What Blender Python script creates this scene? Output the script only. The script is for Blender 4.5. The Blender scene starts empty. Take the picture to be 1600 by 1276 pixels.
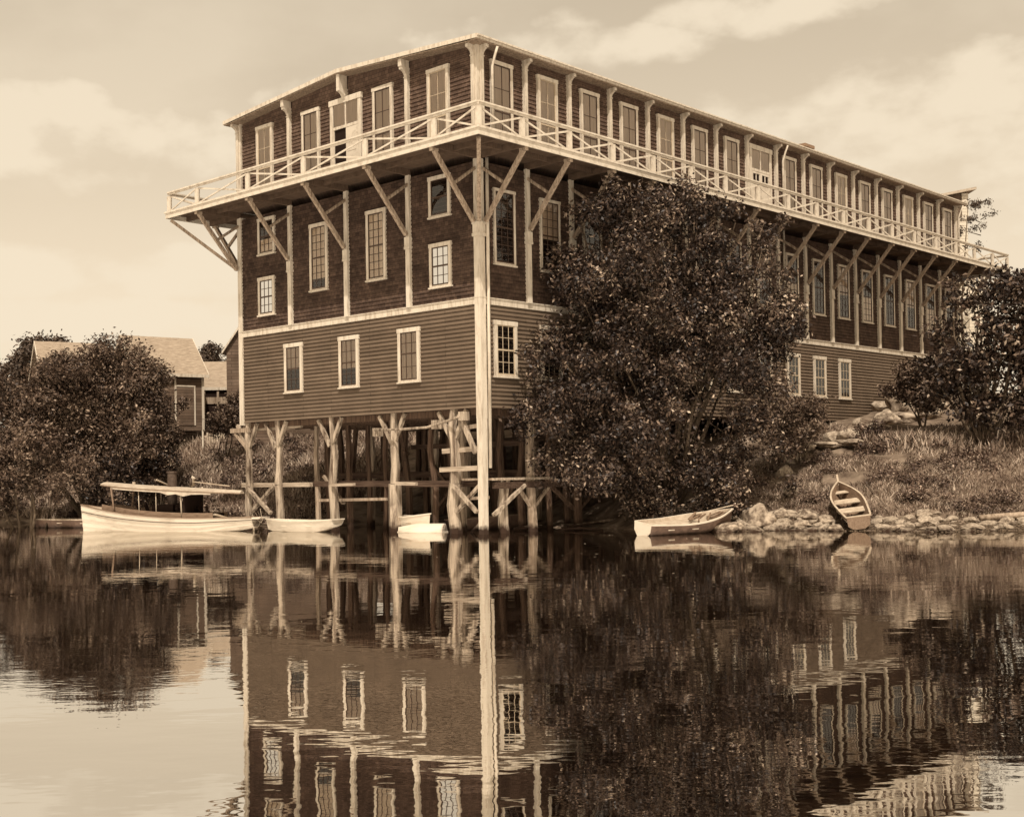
import bpy, math, random
import numpy as np
from math import radians, sin, cos, pi
from mathutils import Vector, Matrix

random.seed(7)
RNG = np.random.default_rng(7)
S = bpy.context.scene
C = S.collection

# ------------------------------------------------------------------ camera
cd = bpy.data.cameras.new("camera"); cam = bpy.data.objects.new("camera", cd); C.objects.link(cam)
cd.sensor_fit = 'HORIZONTAL'; cd.sensor_width = 36.0; cd.lens = 36.0*1972.54/1600.0
cd.shift_y = (714.15-638.0)/1600.0
cd.clip_start = 0.1; cd.clip_end = 6000
cam.matrix_world = Matrix.Translation((0, 0, 1.922)) @ Matrix.Rotation(radians(90)+0.012, 4, 'X') @ Matrix.Rotation(-0.016, 4, 'Z')
S.camera = cam

# ------------------------------------------------------------------ light
BYAW = -0.7504                       # the boathouse is turned by this
SUN_EL = radians(56)
sd = Vector((0.66, -0.751, 0))       # horizontal direction to the sun, in the boathouse frame
sd.rotate(Matrix.Rotation(BYAW, 3, 'Z'))
sun_vec = Vector((sd.x*cos(SUN_EL), sd.y*cos(SUN_EL), sin(SUN_EL)))
sl = bpy.data.lights.new("sun", 'SUN'); so = bpy.data.objects.new("sun", sl); C.objects.link(so)
sl.energy = 4.9; sl.angle = radians(0.6); sl.color = (1.0, 0.915, 0.80)
so.rotation_euler = sun_vec.to_track_quat('Z', 'Y').to_euler()

W = bpy.data.worlds.new("World"); S.world = W; W.use_nodes = True
nt = W.node_tree; nt.nodes.clear()
def N(t, **k):
    n = nt.nodes.new(t)
    for a, b in k.items(): setattr(n, a, b)
    return n
sky = N('ShaderNodeTexSky', sky_type='NISHITA', sun_disc=False)
sky.sun_elevation = SUN_EL; sky.sun_rotation = math.atan2(sun_vec.x, sun_vec.y)
sky.altitude = 0; sky.air_density = 1.0; sky.dust_density = 2.0
bw = N('ShaderNodeRGBToBW'); nt.links.new(sky.outputs[0], bw.inputs[0])
pw = N('ShaderNodeMath', operation='POWER'); pw.inputs[1].default_value = 0.70; nt.links.new(bw.outputs[0], pw.inputs[0])
tint = N('ShaderNodeVectorMath', operation='SCALE'); tint.inputs[0].default_value = (3.45, 2.86, 2.10)
nt.links.new(pw.outputs[0], tint.inputs['Scale'])
tc = N('ShaderNodeTexCoord'); sep = N('ShaderNodeSeparateXYZ'); nt.links.new(tc.outputs['Generated'], sep.inputs[0])
az = N('ShaderNodeMath', operation='ABSOLUTE'); nt.links.new(sep.outputs[2], az.inputs[0])
ad = N('ShaderNodeMath', operation='ADD'); ad.inputs[1].default_value = 0.28; nt.links.new(az.outputs[0], ad.inputs[0])
dx = N('ShaderNodeMath', operation='DIVIDE'); dy = N('ShaderNodeMath', operation='DIVIDE')
nt.links.new(sep.outputs[0], dx.inputs[0]); nt.links.new(ad.outputs[0], dx.inputs[1])
nt.links.new(sep.outputs[1], dy.inputs[0]); nt.links.new(ad.outputs[0], dy.inputs[1])
cmb = N('ShaderNodeCombineXYZ'); nt.links.new(dx.outputs[0], cmb.inputs[0]); nt.links.new(dy.outputs[0], cmb.inputs[1])
mp = N('ShaderNodeMapping'); mp.inputs['Location'].default_value = (1.3, 4.2, 0.4); nt.links.new(cmb.outputs[0], mp.inputs[0])
cn = N('ShaderNodeTexNoise'); cn.inputs['Scale'].default_value = 1.25; cn.inputs['Detail'].default_value = 9; cn.inputs['Roughness'].default_value = 0.52
nt.links.new(mp.outputs[0], cn.inputs['Vector'])
cr = N('ShaderNodeValToRGB'); cr.color_ramp.elements[0].position = 0.47; cr.color_ramp.elements[1].position = 0.60
cr.color_ramp.elements[0].color = (0, 0, 0, 1); cr.color_ramp.elements[1].color = (1, 1, 1, 1)
nt.links.new(cn.outputs[0], cr.inputs[0])
mx = N('ShaderNodeMix', data_type='RGBA'); mx.inputs['B'].default_value = (9.2, 7.85, 5.95, 1)
def mth(op, a, b=None, clamp=False):
    n = N('ShaderNodeMath', operation=op); n.use_clamp = clamp
    for i, v in enumerate((a, b)):
        if v is None: continue
        if hasattr(v, 'links'): nt.links.new(v, n.inputs[i])
        else: n.inputs[i].default_value = v
    return n.outputs[0]
# cloud banks standing at fixed places in the sky
c2 = N('ShaderNodeTexNoise'); c2.inputs['Scale'].default_value = 17; c2.inputs['Detail'].default_value = 8; c2.inputs['Roughness'].default_value = 0.5
cmap = N('ShaderNodeMapping'); cmap.inputs['Scale'].default_value = (1, 1, 1.7); nt.links.new(tc.outputs['Generated'], cmap.inputs[0]); nt.links.new(cmap.outputs[0], c2.inputs['Vector'])
pn = mth('MULTIPLY', mth('SUBTRACT', c2.outputs[0], 0.5), 3.6)
acc = None
for a_, e_, sa, se, amp in ((-.350, .262, .075, .030, 1), (-.385, .235, .10, .030, .8), (-.25, .255, .09, .022, .6), (-.235, .155, .085, .022, 1.3), (-.38, .150, .08, .022, 1.2), (-.30, .118, .20, .020, 1.1),
                            (.175, .335, .075, .016, .8), (.105, .320, .06, .015, .7), (.27, .345, .07, .012, .4), (.33, .275, .15, .024, .6), (.23, .255, .10, .020, .5), (.38, .21, .2, .04, .4), (.02, .32, .12, .02, .5), (-.10, .25, .12, .05, .45)):
    q = mth('ADD', mth('POWER', mth('ABSOLUTE', mth('MULTIPLY', mth('SUBTRACT', sep.outputs[0], a_), 1/sa)), 2.0), mth('POWER', mth('ABSOLUTE', mth('MULTIPLY', mth('SUBTRACT', sep.outputs[2], e_), 1/se)), 2.0))
    v = mth('MULTIPLY', mth('SUBTRACT', 1.0, q), amp)
    acc = v if acc is None else mth('MAXIMUM', acc, v)
pf = N('ShaderNodeMapRange', interpolation_type='SMOOTHSTEP'); pf.inputs['From Min'].default_value = -.20; pf.inputs['From Max'].default_value = .80; pf.inputs['To Max'].default_value = .85
nt.links.new(mth('ADD', mth('MAXIMUM', acc, -1.2), pn), pf.inputs[0])
fwd = mth('GREATER_THAN', sep.outputs[1], 0.0)
lowm = N('ShaderNodeMapRange', interpolation_type='SMOOTHSTEP'); lowm.inputs['From Min'].default_value = .4; lowm.inputs['From Max'].default_value = .75; lowm.inputs['To Min'].default_value = .40; lowm.inputs['To Max'].default_value = .06
nt.links.new(az.outputs[0], lowm.inputs[0])
mfo = mth('MAXIMUM', mth('MULTIPLY', cr.outputs[0], lowm.outputs[0]), mth('MULTIPLY', pf.outputs[0], fwd), True)
nt.links.new(mfo, mx.inputs['Factor'])
hm = N('ShaderNodeMapRange', interpolation_type='SMOOTHSTEP'); hm.inputs['From Min'].default_value = 0.0; hm.inputs['From Max'].default_value = 0.30
hm.inputs['To Min'].default_value = 0.5; hm.inputs['To Max'].default_value = 0.0; nt.links.new(az.outputs[0], hm.inputs[0])
hx = N('ShaderNodeMix', data_type='RGBA'); hx.inputs['B'].default_value = (8.3, 7.0, 5.2, 1)
nt.links.new(hm.outputs[0], hx.inputs['Factor']); nt.links.new(tint.outputs[0], hx.inputs['A']); nt.links.new(hx.outputs['Result'], mx.inputs['A'])
bg = N('ShaderNodeBackground'); bg.inputs['Strength'].default_value = 0.10
nt.links.new(mx.outputs['Result'], bg.inputs[0])
wo = N('ShaderNodeOutputWorld'); nt.links.new(bg.outputs[0], wo.inputs[0])
S.view_settings.view_transform = 'Standard'; S.view_settings.look = 'None'
S.view_settings.exposure = 0.0; S.view_settings.gamma = 1.0
S.cycles.max_bounces = 8; S.cycles.transparent_max_bounces = 12

# ------------------------------------------------------------------ materials
def mat(name, col, rough=0.7, spec=0.3, col2=None, nscale=6.0, bump=0.0, bscale=30.0, stretch=(1, 1, 1), rnd=None, metal=0, contrast=(0.35, 0.65), detail=6):
    m = bpy.data.materials.new(name); m.use_nodes = True
    t = m.node_tree; p = t.nodes['Principled BSDF']
    p.inputs['Roughness'].default_value = rough; p.inputs['Specular IOR Level'].default_value = spec; p.inputs['Metallic'].default_value = metal
    p.inputs['Base Color'].default_value = (*col, 1)
    tcn = t.nodes.new('ShaderNodeTexCoord'); mpn = t.nodes.new('ShaderNodeMapping'); mpn.inputs['Scale'].default_value = stretch
    t.links.new(tcn.outputs['Object'], mpn.inputs[0])
    src = None
    if rnd:
        a = t.nodes.new('ShaderNodeAttribute'); a.attribute_name = 'rnd'
        r = t.nodes.new('ShaderNodeValToRGB')
        while len(r.color_ramp.elements) < len(rnd): r.color_ramp.elements.new(0.5)
        for e, (pos, c) in zip(r.color_ramp.elements, rnd): e.position = pos; e.color = (*c, 1)
        t.links.new(a.outputs['Fac'], r.inputs[0]); t.links.new(r.outputs[0], p.inputs['Base Color'])
    elif col2:
        n = t.nodes.new('ShaderNodeTexNoise'); n.inputs['Scale'].default_value = nscale; n.inputs['Detail'].default_value = detail; n.inputs['Roughness'].default_value = 0.65
        t.links.new(mpn.outputs[0], n.inputs['Vector'])
        r = t.nodes.new('ShaderNodeValToRGB'); r.color_ramp.elements[0].position = contrast[0]; r.color_ramp.elements[1].position = contrast[1]
        r.color_ramp.elements[0].color = (*col, 1); r.color_ramp.elements[1].color = (*col2, 1)
        t.links.new(n.outputs[0], r.inputs[0]); t.links.new(r.outputs[0], p.inputs['Base Color'])
    if bump:
        n = t.nodes.new('ShaderNodeTexNoise'); n.inputs['Scale'].default_value = bscale; n.inputs['Detail'].default_value = 5
        t.links.new(mpn.outputs[0], n.inputs['Vector'])
        b = t.nodes.new('ShaderNodeBump'); b.inputs['Strength'].default_value = bump; b.inputs['Distance'].default_value = 0.03
        t.links.new(n.outputs[0], b.inputs['Height']); t.links.new(b.outputs[0], p.inputs['Normal'])
    return m

M = {}
M['white'] = mat('white_paint', (0.55, 0.475, 0.38), 0.6, 0.2, (0.30, 0.235, 0.17), 6, 0.25, 40, (1.5, 1.5, .25), contrast=(.46, .74))
M['white_rail'] = mat('rail_paint', (0.56, 0.485, 0.39), 0.6, 0.2, (0.34, 0.275, 0.205), 4, contrast=(.47, .74))
M['timber'] = mat('weathered_timber', (0.17, 0.12, 0.08), 0.85, 0.15, (0.40, 0.31, 0.23), 3.5, 0.5, 14, (4, 4, .4))
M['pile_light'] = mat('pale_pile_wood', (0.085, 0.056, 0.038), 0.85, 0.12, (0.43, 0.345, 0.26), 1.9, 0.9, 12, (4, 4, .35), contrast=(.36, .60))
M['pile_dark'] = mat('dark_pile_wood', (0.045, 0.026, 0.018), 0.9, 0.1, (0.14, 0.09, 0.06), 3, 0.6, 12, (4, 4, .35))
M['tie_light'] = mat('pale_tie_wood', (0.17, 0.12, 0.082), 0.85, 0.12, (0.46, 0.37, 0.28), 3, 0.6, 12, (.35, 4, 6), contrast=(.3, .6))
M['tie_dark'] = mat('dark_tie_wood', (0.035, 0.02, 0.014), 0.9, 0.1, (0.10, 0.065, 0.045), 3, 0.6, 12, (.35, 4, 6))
M['soffit'] = mat('soffit_boards', (0.07, 0.045, 0.03), 0.9, 0.1, (0.12, 0.08, 0.055), 4, stretch=(1, 6, 1))
M['sash_dark'] = mat('dark_sash', (0.06, 0.035, 0.022), 0.5, 0.3)
M['sash_light'] = mat('light_sash', (0.42, 0.33, 0.23), 0.6, 0.3)
M['curtain'] = mat('curtain', (0.46, 0.355, 0.265), 0.9, 0.05, (0.62, 0.50, 0.39), 3, stretch=(14, 14, .3))
M['blind'] = mat('pale_blind', (0.62, 0.50, 0.38), 0.9, 0.05, (0.72, 0.60, 0.47), 2, stretch=(6, 6, .4))
M['interior'] = mat('dark_interior', (0.02, 0.012, 0.009), 0.9, 0.05)  # near-black; the backings use it as the shade of unlit rooms
M['shed_roof'] = mat('pale_shingle_roof', (0.21, 0.16, 0.115), 0.9, 0.1, (0.37, 0.295, 0.22), 5, 0.4, 8, (.6, .6, 5))
M['roof'] = mat('felt_roof', (0.10, 0.07, 0.05), 0.9, 0.1, (0.16, 0.12, 0.085), 2)
M['brick'] = mat('brick', (0.22, 0.14, 0.09), 0.9, 0.1, (0.30, 0.20, 0.13), 8)
M['boat_white'] = mat('boat_white_paint', (0.60, 0.515, 0.41), 0.5, 0.2, (0.36, 0.285, 0.21), 2.2, .3, 20, contrast=(.48, .8), stretch=(.5, 1, 2.5))
M['boat_brown'] = mat('boat_brown_wood', (0.13, 0.08, 0.05), 0.6, 0.3, (0.22, 0.15, 0.10), 6, stretch=(.5, 3, 3))
M['boat_inner'] = mat('boat_inner_wood', (0.34, 0.26, 0.185), 0.7, 0.2, (0.50, 0.41, 0.31), 5)
M['boat_darkred'] = mat('boat_dark_hull', (0.10, 0.058, 0.04), 0.6, 0.3, (0.16, 0.10, 0.07), 5)
M['canvas'] = mat('canvas', (0.48, 0.40, 0.31), 0.9, 0.05, (0.33, 0.265, 0.20), 4)
M['iron'] = mat('iron', (0.045, 0.03, 0.022), 0.7, 0.2, (0.10, 0.07, 0.052), 8)
M['stone'] = mat('stone', (0.16, 0.12, 0.088), 0.9, 0.1, (0.43, 0.35, 0.265), 3.0, 0.6, 9)
M['stone_dark'] = mat('stone_boulder', (0.11, 0.08, 0.058), 0.9, 0.1, (0.40, 0.32, 0.24), 1.8, 0.8, 5, contrast=(.4, .6))
M['trunk'] = mat('bark', (0.07, 0.048, 0.032), 0.9, 0.1, (0.15, 0.11, 0.075), 8, 0.6, 20, (3, 3, .5))
M['leaf'] = mat('leaf', (0, 0, 0), 0.5, 0.28, rnd=[(0, (0.011, 0.006, 0.004)), (.40, (0.036, 0.021, 0.014)), (.68, (0.125, 0.081, 0.055)), (1, (0.44, 0.34, 0.25))])
M['leaf_mid'] = mat('leaf_mid', (0, 0, 0), 0.55, 0.2, rnd=[(0, (0.030, 0.017, 0.011)), (.5, (0.10, 0.064, 0.043)), (1, (0.34, 0.25, 0.18))])
M['leaf_far'] = mat('leaf_far', (0, 0, 0), 0.6, 0.3, rnd=[(0, (0.04, 0.025, 0.017)), (1, (0.14, 0.10, 0.07))])
M['grass'] = mat('grass_blade', (0, 0, 0), 0.7, 0.2, rnd=[(0, (0.07, 0.040, 0.028)), (.5, (0.25, 0.178, 0.13)), (1, (0.56, 0.45, 0.35))])
M['weed'] = mat('weed_leaf', (0, 0, 0), 0.6, 0.3, rnd=[(0, (0.03, 0.015, 0.010)), (.5, (0.11, 0.068, 0.047)), (1, (0.42, 0.315, 0.235))])
M['ground'] = mat('ground', (0.05, 0.033, 0.023), 0.95, 0.05, (0.22, 0.165, 0.12), 1.2, 0.7, 6)

def siding(name, c1, c2, rowh, brickw, vary=0.6):
    """wood siding: every course / shingle gets a slightly different tone; object coordinates"""
    m = bpy.data.materials.new(name); m.use_nodes = True
    t = m.node_tree; p = t.nodes['Principled BSDF']; p.inputs['Roughness'].default_value = 0.85; p.inputs['Specular IOR Level'].default_value = 0.15
    L = t.links.new
    tcn = t.nodes.new('ShaderNodeTexCoord'); sp = t.nodes.new('ShaderNodeSeparateXYZ'); L(tcn.outputs['Object'], sp.inputs[0])
    s = t.nodes.new('ShaderNodeMath'); s.operation = 'ADD'; L(sp.outputs[0], s.inputs[0]); L(sp.outputs[1], s.inputs[1])
    cb = t.nodes.new('ShaderNodeCombineXYZ'); L(s.outputs[0], cb.inputs[0]); L(sp.outputs[2], cb.inputs[1])
    br = t.nodes.new('ShaderNodeTexBrick'); L(cb.outputs[0], br.inputs['Vector'])
    br.inputs['Scale'].default_value = 1.0; br.inputs['Brick Width'].default_value = brickw; br.inputs['Row Height'].default_value = rowh
    br.inputs['Mortar Size'].default_value = 0.006 if brickw < 1 else 0.009; br.inputs['Bias'].default_value = 0
    br.offset = 0.43; br.squash = 1
    br.inputs['Color1'].default_value = (*c1, 1); br.inputs['Color2'].default_value = (*c2, 1)
    br.inputs['Mortar'].default_value = (*[v*.35 for v in c1], 1)
    n = t.nodes.new('ShaderNodeTexNoise'); n.inputs['Scale'].default_value = 0.9; n.inputs['Detail'].default_value = 8; n.inputs['Roughness'].default_value = .7
    L(tcn.outputs['Object'], n.inputs['Vector'])
    r = t.nodes.new('ShaderNodeMapRange'); r.inputs['From Min'].default_value = .3; r.inputs['From Max'].default_value = .7
    r.inputs['To Min'].default_value = 1-vary*.5; r.inputs['To Max'].default_value = 1+vary*.45; L(n.outputs[0], r.inputs[0])
    v = t.nodes.new('ShaderNodeVectorMath'); v.operation = 'SCALE'; L(br.outputs['Color'], v.inputs[0]); L(r.outputs[0], v.inputs['Scale'])
    L(v.outputs[0], p.inputs['Base Color'])
    n2 = t.nodes.new('ShaderNodeTexNoise'); n2.inputs['Scale'].default_value = 25; L(tcn.outputs['Object'], n2.inputs['Vector'])
    b = t.nodes.new('ShaderNodeBump'); b.inputs['Strength'].default_value = .5; b.inputs['Distance'].default_value = .015
    L(n2.outputs[0], b.inputs['Height']); L(b.outputs[0], p.inputs['Normal'])
    return m
ROW = 0.135
M['clap'] = siding('clapboard', (0.110, 0.077, 0.052), (0.140, 0.100, 0.069), ROW, 3.7, .40)
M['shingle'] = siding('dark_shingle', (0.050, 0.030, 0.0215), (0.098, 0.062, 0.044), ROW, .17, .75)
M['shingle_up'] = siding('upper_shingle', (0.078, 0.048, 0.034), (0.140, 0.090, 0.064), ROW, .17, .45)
M['farclap'] = siding('weathered_clapboard', (0.095, 0.062, 0.042), (0.15, 0.105, 0.075), .16, 2.2, .7)
M['farwhite'] = siding('white_clapboard', (0.56, 0.49, 0.39), (0.64, 0.56, 0.45), .2, 3, .2)

def glass_mat():
    m = bpy.data.materials.new('window_glass'); m.use_nodes = True
    t = m.node_tree; t.nodes.clear(); L = t.links.new
    o = t.nodes.new('ShaderNodeOutputMaterial'); mxs = t.nodes.new('ShaderNodeMixShader')
    tr = t.nodes.new('ShaderNodeBsdfTransparent'); gl = t.nodes.new('ShaderNodeBsdfGlossy'); gl.inputs['Roughness'].default_value = 0.02
    tr.inputs[0].default_value = (.96, .94, .91, 1); gl.inputs[0].default_value = (.9, .9, .9, 1)
    tcn = t.nodes.new('ShaderNodeTexCoord'); n = t.nodes.new('ShaderNodeTexNoise'); n.inputs['Scale'].default_value = 1.6; L(tcn.outputs['Object'], n.inputs['Vector'])
    b = t.nodes.new('ShaderNodeBump'); b.inputs['Strength'].default_value = .12; b.inputs['Distance'].default_value = .1; L(n.outputs[0], b.inputs['Height']); L(b.outputs[0], gl.inputs['Normal'])
    f = t.nodes.new('ShaderNodeFresnel'); f.inputs[0].default_value = 1.75
    L(f.outputs[0], mxs.inputs[0]); L(tr.outputs[0], mxs.inputs[1]); L(gl.outputs[0], mxs.inputs[2]); L(mxs.outputs[0], o.inputs[0])
    return m
M['glass'] = glass_mat()
def wet_band(m, z0=.10):
    t = m.node_tree; p = t.nodes['Principled BSDF']; L = t.links.new; src = p.inputs['Base Color'].links[0].from_socket
    g_ = t.nodes.new('ShaderNodeNewGeometry'); sp_ = t.nodes.new('ShaderNodeSeparateXYZ'); L(g_.outputs['Position'], sp_.inputs[0])
    n = t.nodes.new('ShaderNodeTexNoise'); n.inputs['Scale'].default_value = 5; L(g_.outputs['Position'], n.inputs['Vector'])
    a = t.nodes.new('ShaderNodeMath'); a.operation = 'MULTIPLY_ADD'; a.inputs[1].default_value = -.35; L(n.outputs[0], a.inputs[0]); L(sp_.outputs[2], a.inputs[2])
    r = t.nodes.new('ShaderNodeMapRange'); r.inputs['From Min'].default_value = z0-.16; r.inputs['From Max'].default_value = z0+.02; L(a.outputs[0], r.inputs[0])
    x = t.nodes.new('ShaderNodeMix'); x.data_type = 'RGBA'; x.inputs['A'].default_value = (.035, .02, .013, 1); L(r.outputs[0], x.inputs['Factor']); L(src, x.inputs['B']); L(x.outputs['Result'], p.inputs['Base Color'])
for k_ in ('pile_light', 'pile_dark', 'timber'): wet_band(M[k_], .12)
for k_ in ('stone', 'stone_dark', 'boat_darkred'): wet_band(M[k_], -.03)
wet_band(M['white'], .12)

def water_mat():
    m = bpy.data.materials.new('river_water'); m.use_nodes = True
    t = m.node_tree; t.nodes.clear(); L = t.links.new
    o = t.nodes.new('ShaderNodeOutputMaterial'); mxs = t.nodes.new('ShaderNodeMixShader')
    df = t.nodes.new('ShaderNodeBsdfDiffuse'); df.inputs[0].default_value = (0.009, 0.005, 0.0032, 1)
    gl = t.nodes.new('ShaderNodeBsdfGlossy'); gl.inputs['Roughness'].default_value = 0.012; gl.inputs[0].default_value = (0.97, 0.95, 0.92, 1)
    geo = t.nodes.new('ShaderNodeNewGeometry')
    def noise(scale, stretch, detail, rough=.5):
        mpn = t.nodes.new('ShaderNodeMapping'); mpn.inputs['Scale'].default_value = stretch; mpn.inputs['Rotation'].default_value = (0, 0, .25)
        L(geo.outputs['Position'], mpn.inputs[0])
        n = t.nodes.new('ShaderNodeTexNoise'); n.inputs['Scale'].default_value = scale; n.inputs['Detail'].default_value = detail; n.inputs['Roughness'].default_value = rough
        L(mpn.outputs[0], n.inputs['Vector']); return n
    n1 = noise(1.9, (.55, 1.0, 1), 3.0, .5)       # slow swell of the ripples
    n2 = noise(11.0, (.5, 1, 1), 2.0)            # fine ripples, in patches
    n3 = noise(0.22, (.35, 1, 1), 2.0)           # where the breeze touches
    mk = t.nodes.new('ShaderNodeMapRange'); mk.inputs['From Min'].default_value = .50; mk.inputs['From Max'].default_value = .66
    mk.inputs['To Min'].default_value = 0.10; mk.inputs['To Max'].default_value = 1.0; L(n3.outputs[0], mk.inputs[0])
    ml = t.nodes.new('ShaderNodeMath'); ml.operation = 'MULTIPLY'; L(n2.outputs[0], ml.inputs[0]); L(mk.outputs[0], ml.inputs[1])
    b1 = t.nodes.new('ShaderNodeBump'); b1.inputs['Strength'].default_value = 1; b1.inputs['Distance'].default_value = 0.0030; L(n1.outputs[0], b1.inputs['Height'])
    b2 = t.nodes.new('ShaderNodeBump'); b2.inputs['Strength'].default_value = 1; b2.inputs['Distance'].default_value = 0.0015; L(ml.outputs[0], b2.inputs['Height']); L(b1.outputs[0], b2.inputs['Normal'])
    L(b2.outputs[0], gl.inputs['Normal'])
    mxs.inputs[0].default_value = 0.81
    L(df.outputs[0], mxs.inputs[1]); L(gl.outputs[0], mxs.inputs[2]); L(mxs.outputs[0], o.inputs[0])
    return m
M['water'] = water_mat()

# ------------------------------------------------------------------ helpers
class MB:
    def __init__(s): s.v = []; s.f = []
    def add(s, vs, fs):
        n = len(s.v); s.v += [tuple(v) for v in vs]; s.f += [tuple(i+n for i in f) for f in fs]; return s
    def box(s, x0, x1, y0, y1, z0, z1):
        return s.add([(x, y, z) for z in (z0, z1) for y in (y0, y1) for x in (x0, x1)],
                     [(0, 2, 3, 1), (4, 5, 7, 6), (0, 1, 5, 4), (2, 6, 7, 3), (0, 4, 6, 2), (1, 3, 7, 5)])
    def beam(s, p, q, w, h, w2=None, h2=None, up=(0, 0, 1)):
        p = Vector(p); q = Vector(q); d = (q-p).normalized(); u = Vector(up)
        if abs(d.dot(u)) > .98: u = Vector((1, 0, 0))
        a = d.cross(u).normalized(); b = a.cross(d).normalized()
        w2 = w if w2 is None else w2; h2 = h if h2 is None else h2
        vs = [c+a*(sx*ww/2)+b*(sy*hh/2) for c, ww, hh in ((p, w, h), (q, w2, h2)) for sx, sy in ((-1, -1), (1, -1), (1, 1), (-1, 1))]
        return s.add(vs, [(0, 3, 2, 1), (4, 5, 6, 7), (0, 1, 5, 4), (1, 2, 6, 5), (2, 3, 7, 6), (3, 0, 4, 7)])
    def tube(s, pts, rs, n=8):
        pts = [Vector(p) for p in pts]
        if not hasattr(rs, '__len__'): rs = [rs]*len(pts)
        rings = []
        for i, p in enumerate(pts):
            d = (pts[min(i+1, len(pts)-1)]-pts[max(i-1, 0)]).normalized()
            u = Vector((0, 0, 1)) if abs(d.z) < .9 else Vector((1, 0, 0))
            a = d.cross(u).normalized(); b = a.cross(d)
            rings.append([p+(a*cos(2*pi*k/n)+b*sin(2*pi*k/n))*rs[i] for k in range(n)])
        vs = [v for r in rings for v in r]; fs = []
        for i in range(len(pts)-1):
            for k in range(n):
                fs.append((i*n+k, i*n+(k+1) % n, (i+1)*n+(k+1) % n, (i+1)*n+k))
        fs.append(tuple(range(n))[::-1]); fs.append(tuple((len(pts)-1)*n+k for k in range(n)))
        return s.add(vs, fs)
    def prism(s, poly, axis, t0, t1):
        """poly of (a,b); axis 'x': (t,a,b), 'y': (a,t,b)"""
        n = len(poly); g = (lambda a, b, t: (t, a, b)) if axis == 'x' else ((lambda a, b, t: (a, t, b)) if axis == 'y' else (lambda a, b, t: (a, b, t)))
        vs = [g(a, b, t0) for a, b in poly]+[g(a, b, t1) for a, b in poly]
        fs = [tuple(range(n))[::-1], tuple(range(n, 2*n))]+[(i, (i+1) % n, n+(i+1) % n, n+i) for i in range(n)]
        return s.add(vs, fs)
    def build(s, name, material, parent=None, smooth=False, loc=None, rot=None):
        me = bpy.data.meshes.new(name); me.from_pydata(s.v, [], s.f); me.update()
        import bmesh
        bm = bmesh.new(); bm.from_mesh(me); bmesh.ops.recalc_face_normals(bm, faces=bm.faces); bm.to_mesh(me); bm.free()
        me.materials.append(material)
        if smooth: me.polygons.foreach_set('use_smooth', [True]*len(me.polygons))
        o = bpy.data.objects.new(name, me); C.objects.link(o)
        if parent: o.parent = parent
        if loc: o.location = loc
        if rot is not None: o.rotation_euler = (0, 0, rot)
        return o
def tag(o, label=None, cat=None, group=None, kind=None):
    if label: o['label'] = label
    if cat: o['category'] = cat
    if group: o['group'] = group
    if kind: o['kind'] = kind
    return o
def empty(name, loc, rz=0):
    o = bpy.data.objects.new(name, None); C.objects.link(o); o.location = loc; o.rotation_euler = (0, 0, rz); o.empty_display_size = .3
    return o
def copy_tree(o, parent=None):
    c = o.copy(); C.objects.link(c)
    if parent: c.parent = parent
    for ch in [x for x in o.children]: copy_tree(ch, c)
    return c
def np_mesh(name, V, F, material, parent=None, rnd=None):
    """V (n,3), F (m,k) all faces k-gons"""
    me = bpy.data.meshes.new(name); k = F.shape[1]
    me.vertices.add(len(V)); me.vertices.foreach_set('co', V.astype(np.float32).ravel())
    me.loops.add(F.size); me.loops.foreach_set('vertex_index', F.astype(np.int32).ravel())
    me.polygons.add(len(F)); me.polygons.foreach_set('loop_start', np.arange(0, F.size, k, dtype=np.int32))
    me.polygons.foreach_set('loop_total', np.full(len(F), k, dtype=np.int32))
    me.update(calc_edges=True); me.validate()
    if rnd is not None:
        a = me.attributes.new('rnd', 'FLOAT', 'FACE'); a.data.foreach_set('value', rnd.astype(np.float32))
    me.materials.append(material)
    o = bpy.data.objects.new(name, me); C.objects.link(o)
    if parent: o.parent = parent
    return o

# ------------------------------------------------------------------ terrain
SX = [-200, -80, -40, -25, -20, -16, -12, -8, -5, -2, 0, 2, 4, 6, 8, 10, 12, 14, 18, 30, 80, 200]
SY = [66, 62, 60, 58, 56, 53, 50, 48.5, 48, 47, 45, 42.5, 40.6, 39.4, 38.7, 38.2, 37.2, 36.5, 35.7, 34, 30, 26]
def height(X, Y):
    X = np.asarray(X, float); Y = np.asarray(Y, float)
    d = Y-np.interp(X, SX, SY)-.35*np.sin(X*.9)-.2*np.sin(X*2.3+1)
    zr = np.interp(d, [-10, -1, 0, 1.5, 6, 11, 19, 28, 45, 400, 3000], [-2, -.25, 0, .28, 1.7, 3.0, 3.9, 5.3, 6.3, 9, 10])
    zl = np.interp(d, [-10, -1, 0, 3, 22, 30, 60, 400, 3000], [-2, -.25, 0, .55, 5.2, 5.6, 6.3, 9, 10])
    w = np.clip((X+6)/12, 0, 1); z = zl*(1-w)+zr*w
    b = .09*np.sin(X*1.7+Y*.6)+.07*np.sin(Y*2.1-X*.8)+.05*np.sin(X*4.1+2)*np.sin(Y*3.7)
    return z+b*np.clip(d/3, 0, 1)
def hz(x, y): return float(height(x, y))
def spread(lo, hi, step, far):
    a = list(np.arange(lo, hi+1e-6, step)); s = step
    while a[-1] < far: s *= 1.35; a.append(a[-1]+s)
    s = step
    while a[0] > -far: s *= 1.35; a.insert(0, a[0]-s)
    return np.array(a)
gx = spread(-34, 34, .4, 2500); gy = spread(30, 82, .4, 2500)
GX, GY = np.meshgrid(gx, gy); GZ = height(GX, GY)
V = np.stack([GX.ravel(), GY.ravel(), GZ.ravel()], 1); nx = len(gx); ny = len(gy)
idx = np.arange(nx*ny).reshape(ny, nx)
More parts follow.
